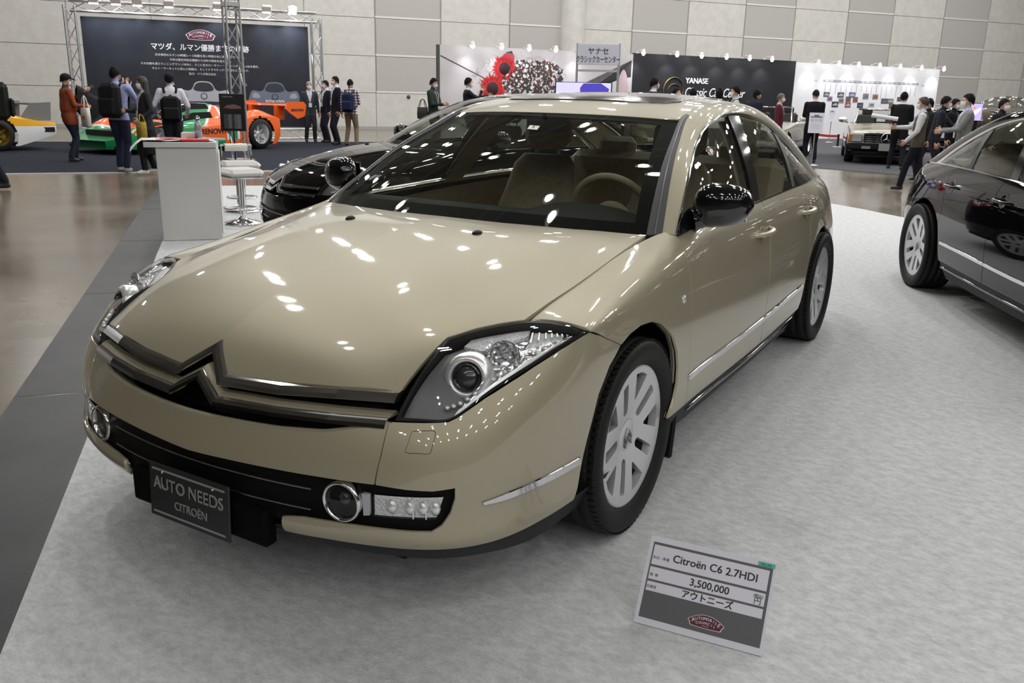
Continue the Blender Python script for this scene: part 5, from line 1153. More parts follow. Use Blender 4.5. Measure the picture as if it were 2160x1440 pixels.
P = person('person in black suit with back turned in front of the beige roadster', (1886, 358), 1.66, face=170, top=(.010, .010, .012), legs=(.010, .010, .012), shirt=(.6, .6, .66), hem=.72, arms=('hold', 'hold'), stance=(.16, .22), build=1.08)
P = person('person in brown vest and white sleeves walking left past the black saloon', (1921, 404), 1.52, face=-92, top=(.090, .075, .058), sleeve=(.64, .64, .66), legs=(.012, .013, .020), shirt=(.6, .62, .70), hem=.82, haircol=(.035, .020, .014), lanyard=True, arms=((-.05, -.40, 1.16), (.20, -.20, .92)), stance=(.06, .42), vox=.015)
o = on_person(P, 'rolled_paper', 'white rolled paper in the hand of the person in the brown vest', 'rolled paper'); b = MB(); b.tube([(-.06, -.36, 1.17), (-.02, -.78, 1.22)], .035, 14); b.build('paper_roll', white_card, o)
P = far_person('person in navy jacket leaning right behind the right white notice board', 1984, 200, 17.5, face=95, top=(.014, .016, .026), legs=navy, H0=1.70, lean=10, arms=('hang', 'reach'))
P = far_person('person in black seen before the small screen at the right', 2017, 207, 19.5, face=70, top=(.010, .010, .011), legs=navy, H0=1.66)
P = far_person('masked person in light grey jacket facing left near the screen', 2046, 196, 15.6, face=-78, top=(.20, .21, .21), legs=(.10, .10, .10), shirt=(.5, .5, .6), H0=1.70, arms=((-.1, -.34, 1.12), (.1, -.36, 1.10)), lanyard=True)
P = far_person('person with hair hidden behind the brown vest walker', 1962, 206, 18.5, face=-60, top=(.012, .012, .014), legs=navy, H0=1.66)
P = far_person('person in dark jacket at the far right beyond the dark windscreen frame', 2120, 207, 17.5, face=60, top=(.014, .012, .022), legs=navy, H0=1.64)
# ================================================================== other cars
def simple_wheel(parent, loc, r, w, rimcol, name='wheel'):
    t = bpy.data.objects.new(name, None); link(t, parent); t.location = loc
    b = MB(); b.lathe([(r*.66, -w/2), (r*.93, -w/2), (r, -w*.38), (r, w*.38), (r*.93, w/2), (r*.66, w/2)], n=40, axis='x'); b.build('tyre', rubber, t)
    b = MB(); b.lathe([(r*.68, w*.46), (r*.62, w*.30), (r*.60, -.02), (r*.2, .0), (r*.16, w*.2), (0, w*.2)], n=40, axis='x')
    for k in range(6):
        b.T = Matrix.Rotation(k*PI/3, 4, 'X'); b.box((w*.16, 0, r*.38), (.03, r*.16, r*.5), bev=.008)
    b.T = Matrix.Identity(4); b.build('rim', rimcol, t); return t
def race_car(label, loc, rot, paint_fn, mats, sc=1., tail_fin=False, wing=None, text=None, rimc=None, y_end=2.5, rise=0.):
    car = thing('racing_car', label, 'racing car', (loc[0], loc[1], .012), rot)
    nx, ny = 101, 260; xs = np.linspace(-1, 1, nx); ys = np.linspace(-2.4, y_end, ny); fy, ry = -1.45, 1.25
    hw = np.interp(ys, [-2.4, -2.2, -1.8, 1.9, 2.5], [.55, .82, .97, .97, .93])
    g = lambda v, c, s: np.exp(-((v-c)/s)**2)
    Z = np.zeros((ny, nx)); can = np.zeros((ny, nx))
    for i, y in enumerate(ys):
        x = xs*hw[i]; base = np.interp(y, [-2.4, -2.0, -1.2, 0, 1., 2., 2.5], [.26, .36, .47, .54, .62, .64, .60])
        f = .24*np.exp(-((abs(x)-.76)/.24)**2)*(g(y, fy, .5)+1.05*g(y, ry, .55)); c = np.interp(y, [-1.15, -.6, -.1, .4, 1.3, 2.2], [0, .34, .48, .44, .16, 0])*np.exp(-(x/.40)**4)
        Z[i] = base+f+c; can[i] = c
    V = []; Fs = []; mi = []
    for i in range(ny):
        for j in range(nx): V.append((xs[j]*hw[i], ys[i], Z[i, j]))
    for i in range(ny-1):
        for j in range(nx-1):
            Fs.append((i*nx+j, i*nx+j+1, (i+1)*nx+j+1, (i+1)*nx+j)); y = ys[i]; x = xs[j]*hw[i]; c = can[i, j]
            mi.append(1 if (c > .13 and y < .35 and not (.30 < abs(x) < .33)) else paint_fn(x, y, Z[i, j]))
    nr = 14
    for sx, j in ((-1, 0), (1, nx-1)):
        b = len(V)
        for i in range(ny):
            for k in range(nr+1):
                t = k/nr; zb = .10+rise*max(0, (ys[i]-1.65)/.85)+(.28*max(0, (ys[i]-1.62)/.25)**2 if y_end < 2 else 0); V.append((sx*(hw[i]+.02*math.sin(PI*t)), ys[i], Z[i, j]*(1-t)+zb*t))
        for i in range(ny-1):
            for k in range(nr):
                q = [b+i*(nr+1)+k, b+(i+1)*(nr+1)+k, b+(i+1)*(nr+1)+k+1, b+i*(nr+1)+k+1]; c = np.mean([V[m] for m in q], axis=0)
                if any((c[1]-wy)**2+(c[2]-.33)**2 < rr*rr for wy, rr in ((fy, .36), (ry, .39))): continue
                Fs.append(tuple(q if sx > 0 else q[::-1])); mi.append(paint_fn(c[0], c[1], c[2], True))
    for y, i in ((ys[0], 0), (ys[-1], ny-1)):
        b = len(V); V += [(xs[j]*hw[i], y, .10+(rise if i else 0)+(.28 if i and y_end < 2 else 0)) for j in range(nx)]; Fs += [(i*nx+j, i*nx+j+1, b+j+1, b+j) for j in range(nx-1)]; mi += [paint_fn(0, y, .3)]*(nx-1)
    o = mesh_ob('body', V, Fs, mats, car, smooth=True, idx=mi); 
    b = MB(); b.box((0, -.3, .13), (1.7, 4.0, .06)); b.box((0, -.2, .3), (1.1, 3.8, .3)); b.build('floor_pan', black_plastic, car)
    for wy, r, ww in ((fy, .32, .30), (ry, .345, .36)):
        for sx in (-1, 1):
            wv = simple_wheel(car, (sx*.80, wy, r), r, ww, rimc or alloy); wv.rotation_euler = (0, 0, 0 if sx > 0 else PI)
    if wing:
        b = MB(); b.box((0, 2.45, .98), (1.66, .42, .05), rot=(.08, 0, 0), bev=.02); b.box((-.45, 2.3, .8), (.03, .3, .34)); b.box((.45, 2.3, .8), (.03, .3, .34)); b.build('rear_wing', wing, car)
        for sx in (-.85, .85):
            b = MB(); b.prism([(2.12, .90), (2.2, 1.05), (2.72, 1.06), (2.80, .98), (2.74, .72), (2.5, .66), (2.25, .80)], .03, 'yz', sx-.015); b.build('wing_end_plate', wing, car)
    if tail_fin:
        gm = mat('grey_carbon', (.16, .165, .17), .5)
        for sx in (-.80, .80): b = MB(); b.prism([(1.75, .64), (2.05, 1.02), (2.5, 1.05), (2.46, .64)], .03, 'yz', sx-.015); b.build('tail_fin', gm, car)
        b = MB(); b.box((0, 2.3, 1.0), (1.58, .40, .04), bev=.01); b.build('rear_wing', gm, car)
        b = MB(); b.prism([(-.1, .98), (1.6, .74), (1.6, .66), (-.1, .72)], .5, 'yz', -.25); b.build('engine_cover', gm, car)
    car.scale = (sc, sc, sc); return car
orange = mat('race_orange', (.85, .13, .012), .3, coat=.6); green = mat('race_green', (.01, .26, .085), .3, coat=.6); wht = mat('race_white', (.72, .72, .74), .3, coat=.6); yel = mat('race_yellow', (.80, .40, .01), .3, coat=.5); glassd = mat('canopy_glass', (.012, .013, .016), .06, coat=1.)
def fn787(x, y, z, side=False):
    if side and z < .24: return 3 if (y < -1.9 or -.9 < y < .2) else 2
    d = y+.9*abs(x)-.2*z
    k = (d+1.05) if y < .6 else 9
    if y > .55: return 2 if not (.55 < y < .62) else 4
    if y < -1.35-.5*(.97-abs(x))*0 and (y+1.9)+abs(z-.3)*1.4 < .35: return 3
    s = (y*1.15+abs(x)*1.5) % 1.9
    return 3 if s < .82 else (4 if s < .90 else (2 if s < 1.78 else 4))
r0, n0_ = G(552, 315), G(206, 332); hd = (n0_-r0).normalized(); rot = math.atan2(hd.x, -hd.y)
def local_to(rot, p, world): c, s = math.cos(rot), math.sin(rot); return (world.x-(c*p[0]-s*p[1]), world.y-(s*p[0]+c*p[1]))
L787 = local_to(rot, (.95*1.08, 1.25*1.08), r0)
R787 = race_car('orange and green endurance racing car on the dark blue carpet', L787, rot, fn787, [black_plastic, glassd, orange, green, wht], 1.08, wing=orange, y_end=1.82)
text_ob('sponsor_text', 'RENOWN', .165, mat('navy_ink', (.012, .014, .04), .5), R787, frame((.992, -.05, .42), (0, 1, 0), (0, 0, 1)), bold=.02, depth=.003)
text_ob('wing_text', 'RENOWN', .09, mat('navy_ink', (.012, .014, .04), .5), R787, frame((.868, 2.5, .86), (0, 1, 0), (0, 0, 1)), bold=.02, depth=.003)
text_ob('nose_text', 'CABIN', .12, yel, R787, frame((.93, -1.98, .44), (0, 1, 0), (0, 0, 1)), bold=.01, depth=.003)
wf = G(2, 320); W2 = local_to(rot-.10, (.95, 1.25), wf)
RW = race_car('white and yellow long tail racing car at the left edge of the photo', W2, rot-.10, lambda x, y, z, side=False: (2 if (z > .52 if side else z > .3) else 4), [black_plastic, glassd, yel, green, wht], 1.0, tail_fin=True, rise=.24, rimc=mat('gold_rim', (.35, .25, .06), .35, .8))
b = MB(); b.prism([(1.75, .50), (2.46, .50), (2.46, .40), (1.83, .38)], .012, 'yz', .955); b.build('tail_vent', black_plastic, RW)
def roadster(label, px, face, col, dark_bumper=True, star=True, scale=1., dist=None, plate=True, soft_top=False):
    g = G(*px); to = Vector((CAM_POS[0]-g.x, CAM_POS[1]-g.y)); rot = math.atan2(to.y, to.x)+math.radians(face)+PI/2
    c_, s_ = math.cos(rot), math.sin(rot); fr = (0, -1.4); loc = (g.x-(c_*fr[0]-s_*fr[1]), g.y-(s_*fr[0]+c_*fr[1]))
    car = thing('roadster', label, 'car', (loc[0], loc[1], .012), rot); pt = paint_mat('roadster_'+label[:18], col, .3, .3)
    S = [(-2.12, .80, .42, .70), (-2.08, .84, .36, .76), (-1.9, .865, .28, .785), (-1.4, .88, .26, .82), (-.75, .89, .25, .885), (-.55, .89, .25, .905), (.3, .89, .25, .92), (1.0, .885, .26, .92), (1.6, .875, .28, .90), (2.05, .84, .34, .84), (2.2, .80, .42, .76)]
    ys = np.linspace(-2.12, 2.2, 90); rows = []
    for y in ys:
        w_, z0, z1 = [np.interp(y, [q[0] for q in S], [q[k] for q in S]) for k in (1, 2, 3)]; r = []
        prof = [(-.9, z0), (-.985, z0+.06), (-1.0, z0+.2), (-.985, (z0+z1)/2+.06), (-.965, z1-.07), (-.93, z1-.02), (-.80, z1+.0), (-.4, z1+.022), (0, z1+.03)]
        prof = prof+[(-a, c) for a, c in prof[-2::-1]]
        for a, c in spl(prof, 3): r.append((a*w_, y, c))
        rows.append(r)
    V = [p for r in rows for p in r]; m = len(rows[0]); Fs = []
    for i in range(len(rows)-1):
        for j in range(m-1):
            q = (i*m+j, i*m+j+1, (i+1)*m+j+1, (i+1)*m+j); c = np.mean([V[k] for k in q], axis=0)
            if abs(c[0]) > .72 and any((c[1]-wy)**2+(c[2]-.31)**2 < .375**2 for wy in (-1.4, 1.25)): continue
            if -.35 < c[1] < .95 and abs(c[0]) < .74 and c[2] > .85: continue
            Fs.append(q[::-1])
    Fs.append(tuple(range(m))); Fs.append(tuple((len(rows)-1)*m+j for j in range(m))[::-1])
    mesh_ob('body', V, Fs, pt, car, smooth=True)
    b = MB(); b.box((0, 0, .30), (1.5, 4.1, .2)); b.box((0, -1.3, .55), (1.3, 1.5, .4)); b.box((0, .35, .45), (1.5, 1.4, .1)); b.box((0, -.36, .68), (1.5, .06, .4)); b.box((0, 1.0, .66), (1.5, .06, .42)); b.build('cabin_tub', black_plastic, car)
    for x in (-.36, .36):
        b = MB(); b.box((x, .35, .60), (.5, .5, .16), bev=.05); b.box((x, .62, .85), (.5, .16, .58), rot=(-.2, 0, 0), bev=.06); b.box((x, .70, 1.20), (.26, .1, .17), bev=.04); b.build('seat', mat('dark_leather', (.03, .025, .022), .5), car)
    for wy in (-1.4, 1.25):
        for sx in (-1, 1):
            wv = simple_wheel(car, (sx*.775, wy, .315), .315, .21, alloy); wv.rotation_euler = (0, 0, 0 if sx > 0 else PI)
    fm_ = chrome; b = MB(); A = [(-.70, -.52, .93), (-.60, -.10, 1.27), (.60, -.10, 1.27), (.70, -.52, .93)]
    b.tube(A, .022, 8); b.build('windscreen_frame', fm_, car)
    b = MB(); b.grid([[(-.69, -.52, .93), (-.59, -.10, 1.265)], [(0, -.60, .935), (0, -.16, 1.272)], [(.69, -.52, .93), (.59, -.10, 1.265)]]); b.build('windscreen', CAR_GLASS, car)
    b = MB(); b.box((0, -2.155, .60), (1.02, .05, .24), bev=.01); b.build('radiator_grille', black_gloss, car)
    b = MB(); [b.box((0, -2.185, .505+.048*k), (1.0, .008, .008)) for k in range(5)]; b.tube([(-.52, -2.18, .49), (-.53, -2.16, .73), (.53, -2.16, .73), (.52, -2.18, .49)], .014, 6); b.build('grille_bars', chrome, car)
    if star:
        b = MB(); b.lathe([(.125, -.01), (.135, 0), (.125, .01), (.115, 0)], c=(0, -2.20, .605), n=32, axis='y', closed=True)
        for k in range(3):
            a = PI/2+k*2*PI/3; b.tube([(0, -2.2, .605), (.12*math.cos(a), -2.2, .605+.12*math.sin(a))], [.022, .005], 6)
        b.build('star_emblem', chrome, car)
    for sx in (-1, 1):
        h = bpy.data.objects.new('headlamp', None); link(h, car)
        b = MB(); b.box((sx*.665, -2.135, .61), (.24, .06, .20), bev=.02); b.build('lens', mat('headlamp_glass', (.50, .52, .53), .08, .5), h)
        b = MB(); b.box((sx*.822, -2.085, .61), (.07, .10, .19), bev=.02); b.build('indicator', mat('amber', (.55, .16, .02), .2), h)
        b = MB(); b.ell((sx*.99, -.42, 1.0), (.11, .06, .07), 14, 8); b.cyl((sx*.86, -.42, .93), (sx*.95, -.42, .97), .02, 8); b.build('wing_mirror', pt if not dark_bumper else chrome, car)
    bc = black_plastic if dark_bumper else pt
    b = MB(); b.box((0, -2.26, .42), (1.80, .20, .17), bev=.04); b.box((0, -2.2, .28), (1.5, .12, .12), bev=.03); b.build('bumper', bc, car)
    b = MB(); b.box((0, -2.33, .50), (1.74, .06, .018), bev=.006); b.build('bumper_trim', chrome, car)
    if plate:
        b = MB(); b.box((0, -2.37, .41), (.33, .012, .165), bev=.004); b.build('number_plate', mat('plate_dim', (.28, .28, .28), .5), car)
        b = MB(); b.box((-.45, -2.37, .40), (.20, .02, .06)); b.box((.45, -2.37, .40), (.20, .02, .06)); b.build('fog_lamp', mat('fog_glass', (.35, .38, .36), .1, .5), car)
    for sx in (-1, 1):
        b = MB(); b.box((sx*.895, 0, .46), (.012, 1.9, .03)); b.build('side_trim', chrome, car)
    if soft_top:
        b = MB(); rows = []
        for i in range(9):
            y = -.12+1.25*i/8; zz = 1.27+.05*math.sin(PI*min(1, i/6))-.30*max(0, (i-5)/3)**1.5
            rows.append([(.60*math.copysign(abs(math.cos(a))**.5, math.cos(a)), y, .92+(zz-.92)*abs(math.sin(a))**.45) for a in [PI*k/14 for k in range(15)]])
        b.grid(rows); b.build('soft_top', mat('soft_top', (.02, .02, .022), .8), car)
    car.scale = (scale,)*3; return car
roadster('beige roadster with round star emblem and black bumper facing the camera', (1858, 344), 4, (.46, .42, .34))
roadster('pale silver open roadster half hidden behind the gold saloon roof', (1585, 336), -14, (.62, .60, .57), dark_bumper=False, star=False)
roadster('dark car with chrome windscreen frame beyond the right black saloon', (2140, 352), 10, (.010, .010, .012), star=False, plate=False)
roadster('dark maroon car behind the brown vest walker', (1985, 321), -8, (.030, .008, .010), star=False, plate=False, soft_top=True)
# ================================================================== stands, signs, furniture
ink = mat('print_ink', (.02, .02, .024), .6); white_ink = mat('white_ink', (.80, .80, .82), .6); grey_ink = mat('grey_ink', (.42, .42, .45), .6)
def badge(parent, M, wd, lm=None, emb=.002):
    """maroon arched badge with AUTOMOBILE COUNCIL"""
    o = bpy.data.objects.new('badge', None); link(o, parent); o.matrix_local = M; h = wd*.36
    def outl(k):
        top = [(-.5+t, .17-.75*(t-.5)**2) for t in np.linspace(.04, .96, 17)]; return [(x*wd*k, (y-.0)*wd*(k if k == 1 else k*.97)) for x, y in [(-.5, -.02), (-.485, -.06), (-.455, -.075), (-.43, -.16), (-.40, -.175), (-.2, -.185), (0, -.19), (.2, -.185), (.40, -.175), (.43, -.16), (.455, -.075), (.485, -.06), (.5, -.02)]+top[::-1]]
    b = MB(); b.prism(outl(1), emb, 'xy', 0); b.build('badge_edge', white_ink, o)
    b = MB(); b.prism(outl(.955), emb, 'xy', emb*.4); b.build('badge_field', mat('badge_maroon', (.11, .012, .030), .6), o)
    for s, R, sz, dz in (('AUTOMOBILE', .95, .105, .07), ('COUNCIL', .95, .095, -.045)):
        n = len(s); span = .70 if n > 8 else .48
        for i, ch in enumerate(s):
            x = -span/2+span*i/(n-1); k = 1.35 if (n > 8 and i in (0, n-1)) else 1.; y = dz-.62*x*x-(.015 if k > 1 else 0)
            text_ob('letter', ch, sz*wd*k, white_ink, o, Matrix.Translation((x*wd, y*wd, emb*1.5)) @ Matrix.Rotation(-1.15*x, 4, 'Z'), depth=emb*.2, bold=.012)
    text_ob('letter', 'SINCE 2016', .035*wd, white_ink, o, Matrix.Translation((0, -.125*wd, emb*1.5)), depth=emb*.2); return o
# ---- price sign in the foreground
sa = G(1338, 1313); sb = G(1603.5, 1385.5); sxv = (sb-sa).normalized(); mid = (sa+sb)/2
sn = thing('price_sign', 'white and grey price card leaning on the carpet before the gold saloon', 'sign', (mid.x, mid.y, .003), 0)
upv = Vector((-.022, .138, .2)).normalized(); SM = frame((0, 0, 0), sxv, upv); SW, SH = .352, .247
def sq(nm, x0, y0, x1, y1, m, z=.0, t=.0006):
    b = MB(); b.T = SM; b.prism([(x0-SW/2, SH-y1), (x1-SW/2, SH-y1), (x1-SW/2, SH-y0), (x0-SW/2, SH-y0)], t, 'xy', z); return b.build(nm, m, sn)
sq('card', 0, 0, SW, SH, white_card, 0, .004)
gk = mat('sign_grey', (.115, .115, .125), .6); k = SW/1340.
def sx_(a): return a*k
sq('grey_panel', sx_(42), SH*.068, SW-sx_(28), SH*.925, gk, .004)
for y0, y1 in ((.098, .325), (.352, .492), (.517, .622)): sq('text_field', sx_(58), SH*y0, SW-sx_(58), SH*y1, white_card, .0046)
sq('number_tag', SW-sx_(185), SH*.020, SW-sx_(12), SH*.068, mat('tag_green', (.10, .50, .36), .6), .0042)
def st(s, x, y, sz, m=ink, bold=.02, sx=1.): text_ob('sign_text', s, sz, m, sn, SM @ Matrix.Translation((x*SW-SW/2, SH-y*SH, .0054)), depth=.0003, bold=bold, sx=sx)
st('Citroën C6 2.7HDI', .545, .215, .030); st('3,500,000', .53, .424, .028); st('アウトニーズ', .53, .572, .024, bold=.03)
st('年式・車種', .115, .245, .0095, bold=.0); st('価  格', .085, .44, .0095, bold=0); st('出展者', .085, .575, .0095, bold=0); st('(税込)', .905, .395, .010, bold=.01); st('円', .905, .452, .021, bold=0); st('No.30', .925, .045, .011, mat('tag_ink', (.02, .22, .15), .6), bold=0)
badge(sn, SM @ Matrix.Translation((.02, SH*.20, .0048)), .100, emb=.0006)
b = MB(); b.T = SM; b.box((0, SH*.45, -.003), (.05, .14, .003)); b.build('card_back', white_card, sn)
b = MB(); nrm = SM.to_3x3() @ Vector((0, 0, 1)); tp = SM @ Vector((0, SH*.75, -.004)); b.tube([tp, (tp.x-nrm.x*.14, tp.y-nrm.y*.14+.05, .002)], .004, 6); b.build('prop_leg', white_card, sn)
# ---- white counter with leaflets
ca, cb = G(345, 509), G(470, 506); cxv = (cb-ca); cw = cxv.length; cxv.normalize(); cn = Vector((-cxv.y, cxv.x, 0)); crot = math.atan2(cxv.y, cxv.x)
if cn.dot(Vector((ca.x-CAM_POS[0], ca.y-CAM_POS[1], 0))) < 0: cn = -cn
cc = (ca+cb)/2
ct = thing('reception_counter', 'white box shaped reception counter beside the chrome bar stools', 'counter', (cc.x, cc.y, .006), crot)
wmel = mat('white_laminate', (.66, .66, .65), .45)
b = MB(); b.box((0, .30, .44), (cw, .60, .88), bev=.004); b.build('counter_body', wmel, ct)
b = MB(); b.box((-.05, .30, .905), (cw+.10, .66, .05), bev=.004); b.build('counter_top', wmel, ct)
b = MB(); b.box((cw/2+.006, .3, .44), (.008, .50, .78), bev=.002); b.build('side_door', wmel, ct)
def on_counter(u, v, z=.931): c, s = math.cos(crot), math.sin(crot); return (cc.x+c*u-s*v, cc.y+s*u+c*v, .006+z)
red = mat('leaflet_red', (.60, .03, .03), .6); cloth_w = mat('white_cloth', (.70, .68, .70), .8)
f = thing('printed_cloth', 'white cloth with red print spread on the reception counter', 'cloth', on_counter(-.10, .28, .931), crot+.1)
b = MB(); b.grid([[(-.42+.75*u, -.30+.55*v, .006+.012*abs(math.sin(7*u+5*v))-(.10*max(0, .12-u)*8 if u < .12 else 0)) for v in [j/10 for j in range(11)]] for u in [i/14 for i in range(15)]]); b.build('sheet', cloth_w, f)
b = MB(); b.box((-.02, -.2, .022), (.34, .07, .003)); b.box((.0, -.02, .022), (.30, .05, .003)); b.box((-.12, .09, .022), (.20, .05, .003)); b.box((.15, .10, .022), (.10, .08, .003)); b.build('red_print', red, f)
f = thing('folded_leaflet', 'red and white folded leaflet at the front edge of the counter', 'leaflet', on_counter(.08, .04, .933), crot)
b = MB(); b.box((0, 0, .012), (.26, .10, .022), rot=(0, .0, .1), bev=.008); b.build('paper', red, f)
f = thing('bottle', 'clear bottle with chrome cap on the reception counter', 'bottle', on_counter(.10, .42), crot)
b = MB(); b.lathe([(0, 0), (.035, 0), (.036, .13), (.02, .17), (.016, .19)], n=20); b.build('bottle_body', mat('bottle_plastic', (.35, .37, .42), .1, .3), f); b = MB(); b.lathe([(.02, .185), (.022, .22), (0, .235)], n=16); b.build('cap', chrome, f)
f = thing('cream_box', 'small cream open box behind the printed cloth on the counter', 'box', on_counter(.02, .47), crot)
b = MB(); b.box((0, 0, .035), (.17, .12, .07), bev=.01); b.box((.08, -.02, .09), (.05, .06, .05), bev=.01); b.build('box_body', canvas, f)
f = thing('glass_tray', 'clear tray lying on the right of the counter', 'tray', on_counter(.22, .36), crot)
b = MB(); b.box((0, 0, .01), (.26, .16, .018), bev=.004); b.build('tray_body', mat('tray', (.55, .57, .58), .15), f)
# ---- bar stools
def stool(p, label, rot, back=False):
    t = thing('bar_stool', label, 'bar stool', (p[0], p[1], .006), rot, None); sc_ = 1.
    b = MB(); b.lathe([(.0, .0), (.205, 0), (.205, .012), (.15, .028), (.05, .055), (.03, .075)], n=36); b.build('base', chrome, t)
    b = MB(); b.cyl((-.035, 0, .05), (-.035, 0, .50), .022, 16); b.cyl((.035, 0, .05), (.035, 0, .50), .022, 16); b.build('column', chrome, t)
    b = MB(); b.tube([(.17*math.cos(a), .17*math.sin(a)-.02, .17) for a in [2*PI*k/32 for k in range(32)]], .011, 8, closed=True); b.tube([(-.17, -.02, .17), (.17, -.02, .17)], .008, 6); b.build('foot_ring', chrome, t)
    b = MB(); b.box((0, 0, .507), (.40, .36, .02), bev=.006); b.build('seat_frame', chrome, t)
    b = MB(); b.box((0, 0, .555), (.44, .39, .085), bev=.038); b.build('seat', mat('white_vinyl', (.62, .61, .57), .35), t)
    if back:
        b = MB(); b.tube(spl([(-.17, .17, .51), (-.17, .20, .60), (-.17, .20, .74), (-.15, .2, .775), (.15, .2, .775), (.17, .2, .74), (.17, .20, .60), (.17, .17, .51)], 4), .012, 8); b.build('back_frame', chrome, t)
        b = MB(); b.cyl((-.13, .2, .745), (.13, .2, .745), .045, 18); b.build('back_roll', mat('white_vinyl', (.62, .61, .57), .35), t)
    return t
sp_ = G(513, 472); stool(sp_, 'chrome bar stool with white seat nearest the gold saloon', -.35)
sq_ = G(512, 446); stool(sq_, 'chrome bar stool with white roll backrest standing behind the other stool', 1.0, True)
# ---- lighting truss with the printed backdrop
BA, BB = G(190, 296), G(640, 297); bdv = (BB-BA).normalized(); brot = math.atan2(bdv.y, bdv.x); alu = aluminium
def truss_run(b, p, q, w=.28, r=.022, step=.45):
    p, q = Vector(p), Vector(q); d = (q-p).normalized(); a = d.cross(Vector((0, 1, 0)) if abs(d.z) > .5 else Vector((0, 0, 1))).normalized(); c = d.cross(a).normalized()
    L = (q-p).length; n = max(1, round(L/step)); cs = [a*w/2+c*w/2, a*w/2-c*w/2, -a*w/2-c*w/2, -a*w/2+c*w/2]
    for o in cs: b.cyl(p+o, q+o, r, 8)
    for k in range(n):
        for i in range(4):
            o1, o2 = cs[i], cs[(i+1) % 4]
            if k % 2: o1, o2 = o2, o1
            b.cyl(p+d*(L*k/n)+o1, p+d*(L*(k+1)/n)+o2, r*.55, 5)
T1 = thing('lighting_truss', 'silver truss frame carrying floodlights around the dark racing backdrop', 'truss', (BA.x, BA.y, .012), brot)
for nm, p, q in (('truss_post', (-.15, -.05, 0), (-.15, -.05, 3.45)), ('truss_post', (6.25, -.05, 0), (6.25, -.05, 3.45)), ('truss_beam', (-.15, -.05, 3.45), (6.25, -.05, 3.45)), ('truss_beam', (-.15, -.05, .2), (6.25, -.05, .2))):
    b = MB(); truss_run(b, p, q, .26, .025, .5); b.build(nm, alu, T1)
BK = thing('backdrop_banner', 'dark navy banner with white writing hung in the silver truss', 'banner', (BA.x, BA.y, .012), brot)
bk = noise_mat('banner_navy', (.008, .010, .018), (.016, .020, .032), 1.2, 3, rough=.5)
BW0, BW1, BZ0, BZ1 = .08, 6.02, .38, 3.2
b = MB(); b.box(((BW0+BW1)/2, .0, (BZ0+BZ1)/2), (BW1-BW0, .012, BZ1-BZ0)); b.build('banner_sheet', bk, BK)
BX = (BW0+BW1)/2
def bt(s, x, z, sz, m=white_ink, bold=0., sx=1., sp=1.): text_ob('banner_text', s, sz, m, BK, Matrix.Translation((x, -.010, z)) @ UPRIGHT, depth=.002, bold=bold, sx=sx, spacing=sp)
bt('マツダ、ルマン優勝までの軌跡', BX, 2.50, .195, bold=.02, sx=.95)
for s, z in (('日本車初のルマン24時間レース制覇を長い時間の末に成し遂げたマツダ。', 2.29), ('今年は歴史的総合優勝から30年の節目を迎えます。', 2.17), ('その功績を讃えウィニングマシン787Bと、そこに至るロータリー・レーシングマシン2台を展示。', 2.05), ('サルト・サーキットに刻んだ挑戦の、そしてドラマチックな足跡をたどります。', 1.93), ('協力：マツダ株式会社', 1.81)): bt(s, BX, z, .073)
badge(BK, Matrix.Translation((BX+.02, -.010, 2.86)) @ UPRIGHT, .78, emb=.003)
def printed_car(x, z, w_, c_body, c_dark, seed):
    b = MB(); b.T = Matrix.Translation((x, -.008, z)) @ Matrix.Scale(w_, 4)
    def P(pts, m, off): b.m = m; b.prism(spl([(p[0], p[1]) for p in pts], 3, True), .001, 'xz', off)
    P([(-.5, -.16), (-.5, .02), (-.44, .12), (-.3, .10), (-.22, .14), (-.15, .26), (0, .29), (.15, .26), (.22, .14), (.3, .10), (.44, .12), (.5, .02), (.5, -.16), (0, -.19)], 0, 0)
    P([(-.19, .12), (-.13, .24), (0, .265), (.13, .24), (.19, .12), (0, .085)], 1, -.0015)
    P([(-.45, -.02), (-.42, .07), (-.33, .05), (-.30, -.03)], 2, -.0015); P([(.45, -.02), (.42, .07), (.33, .05), (.30, -.03)], 2, -.0015)
    P([(-.36, -.17), (-.34, -.11), (.34, -.11), (.36, -.17)], 1, -.0015); b.lathe([(.05, 0), (.065, -.001), (.065, 0)], c=(0, -.003, .0), n=24, axis='y'); P([(-.62, .2), (-.61, .25), (-.56, .25), (-.55, .2)], 0, -.001)
    b.build('printed_car', [c_body, c_dark, mat('print_lamp', (.35, .37, .42), .6)], BK)
printed_car(3.05, 1.22, 1.40, mat('print_white', (.46, .48, .55), .6), mat('print_dark', (.03, .034, .045), .6), 1)
printed_car(5.0, 1.24, 1.40, mat('print_navy', (.15, .18, .24), .6), mat('print_dark', (.03, .034, .045), .6), 2)
printed_car(.95, 1.12, 1.3, mat('print_faint', (.06, .068, .085), .6), mat('print_dark', (.03, .034, .045), .6), 3)
bt('RENOWN', 5.0, 1.10, .12, bold=.02)
flood_e = mat('flood_glow', (1, .98, 1), .5, emit=12.)
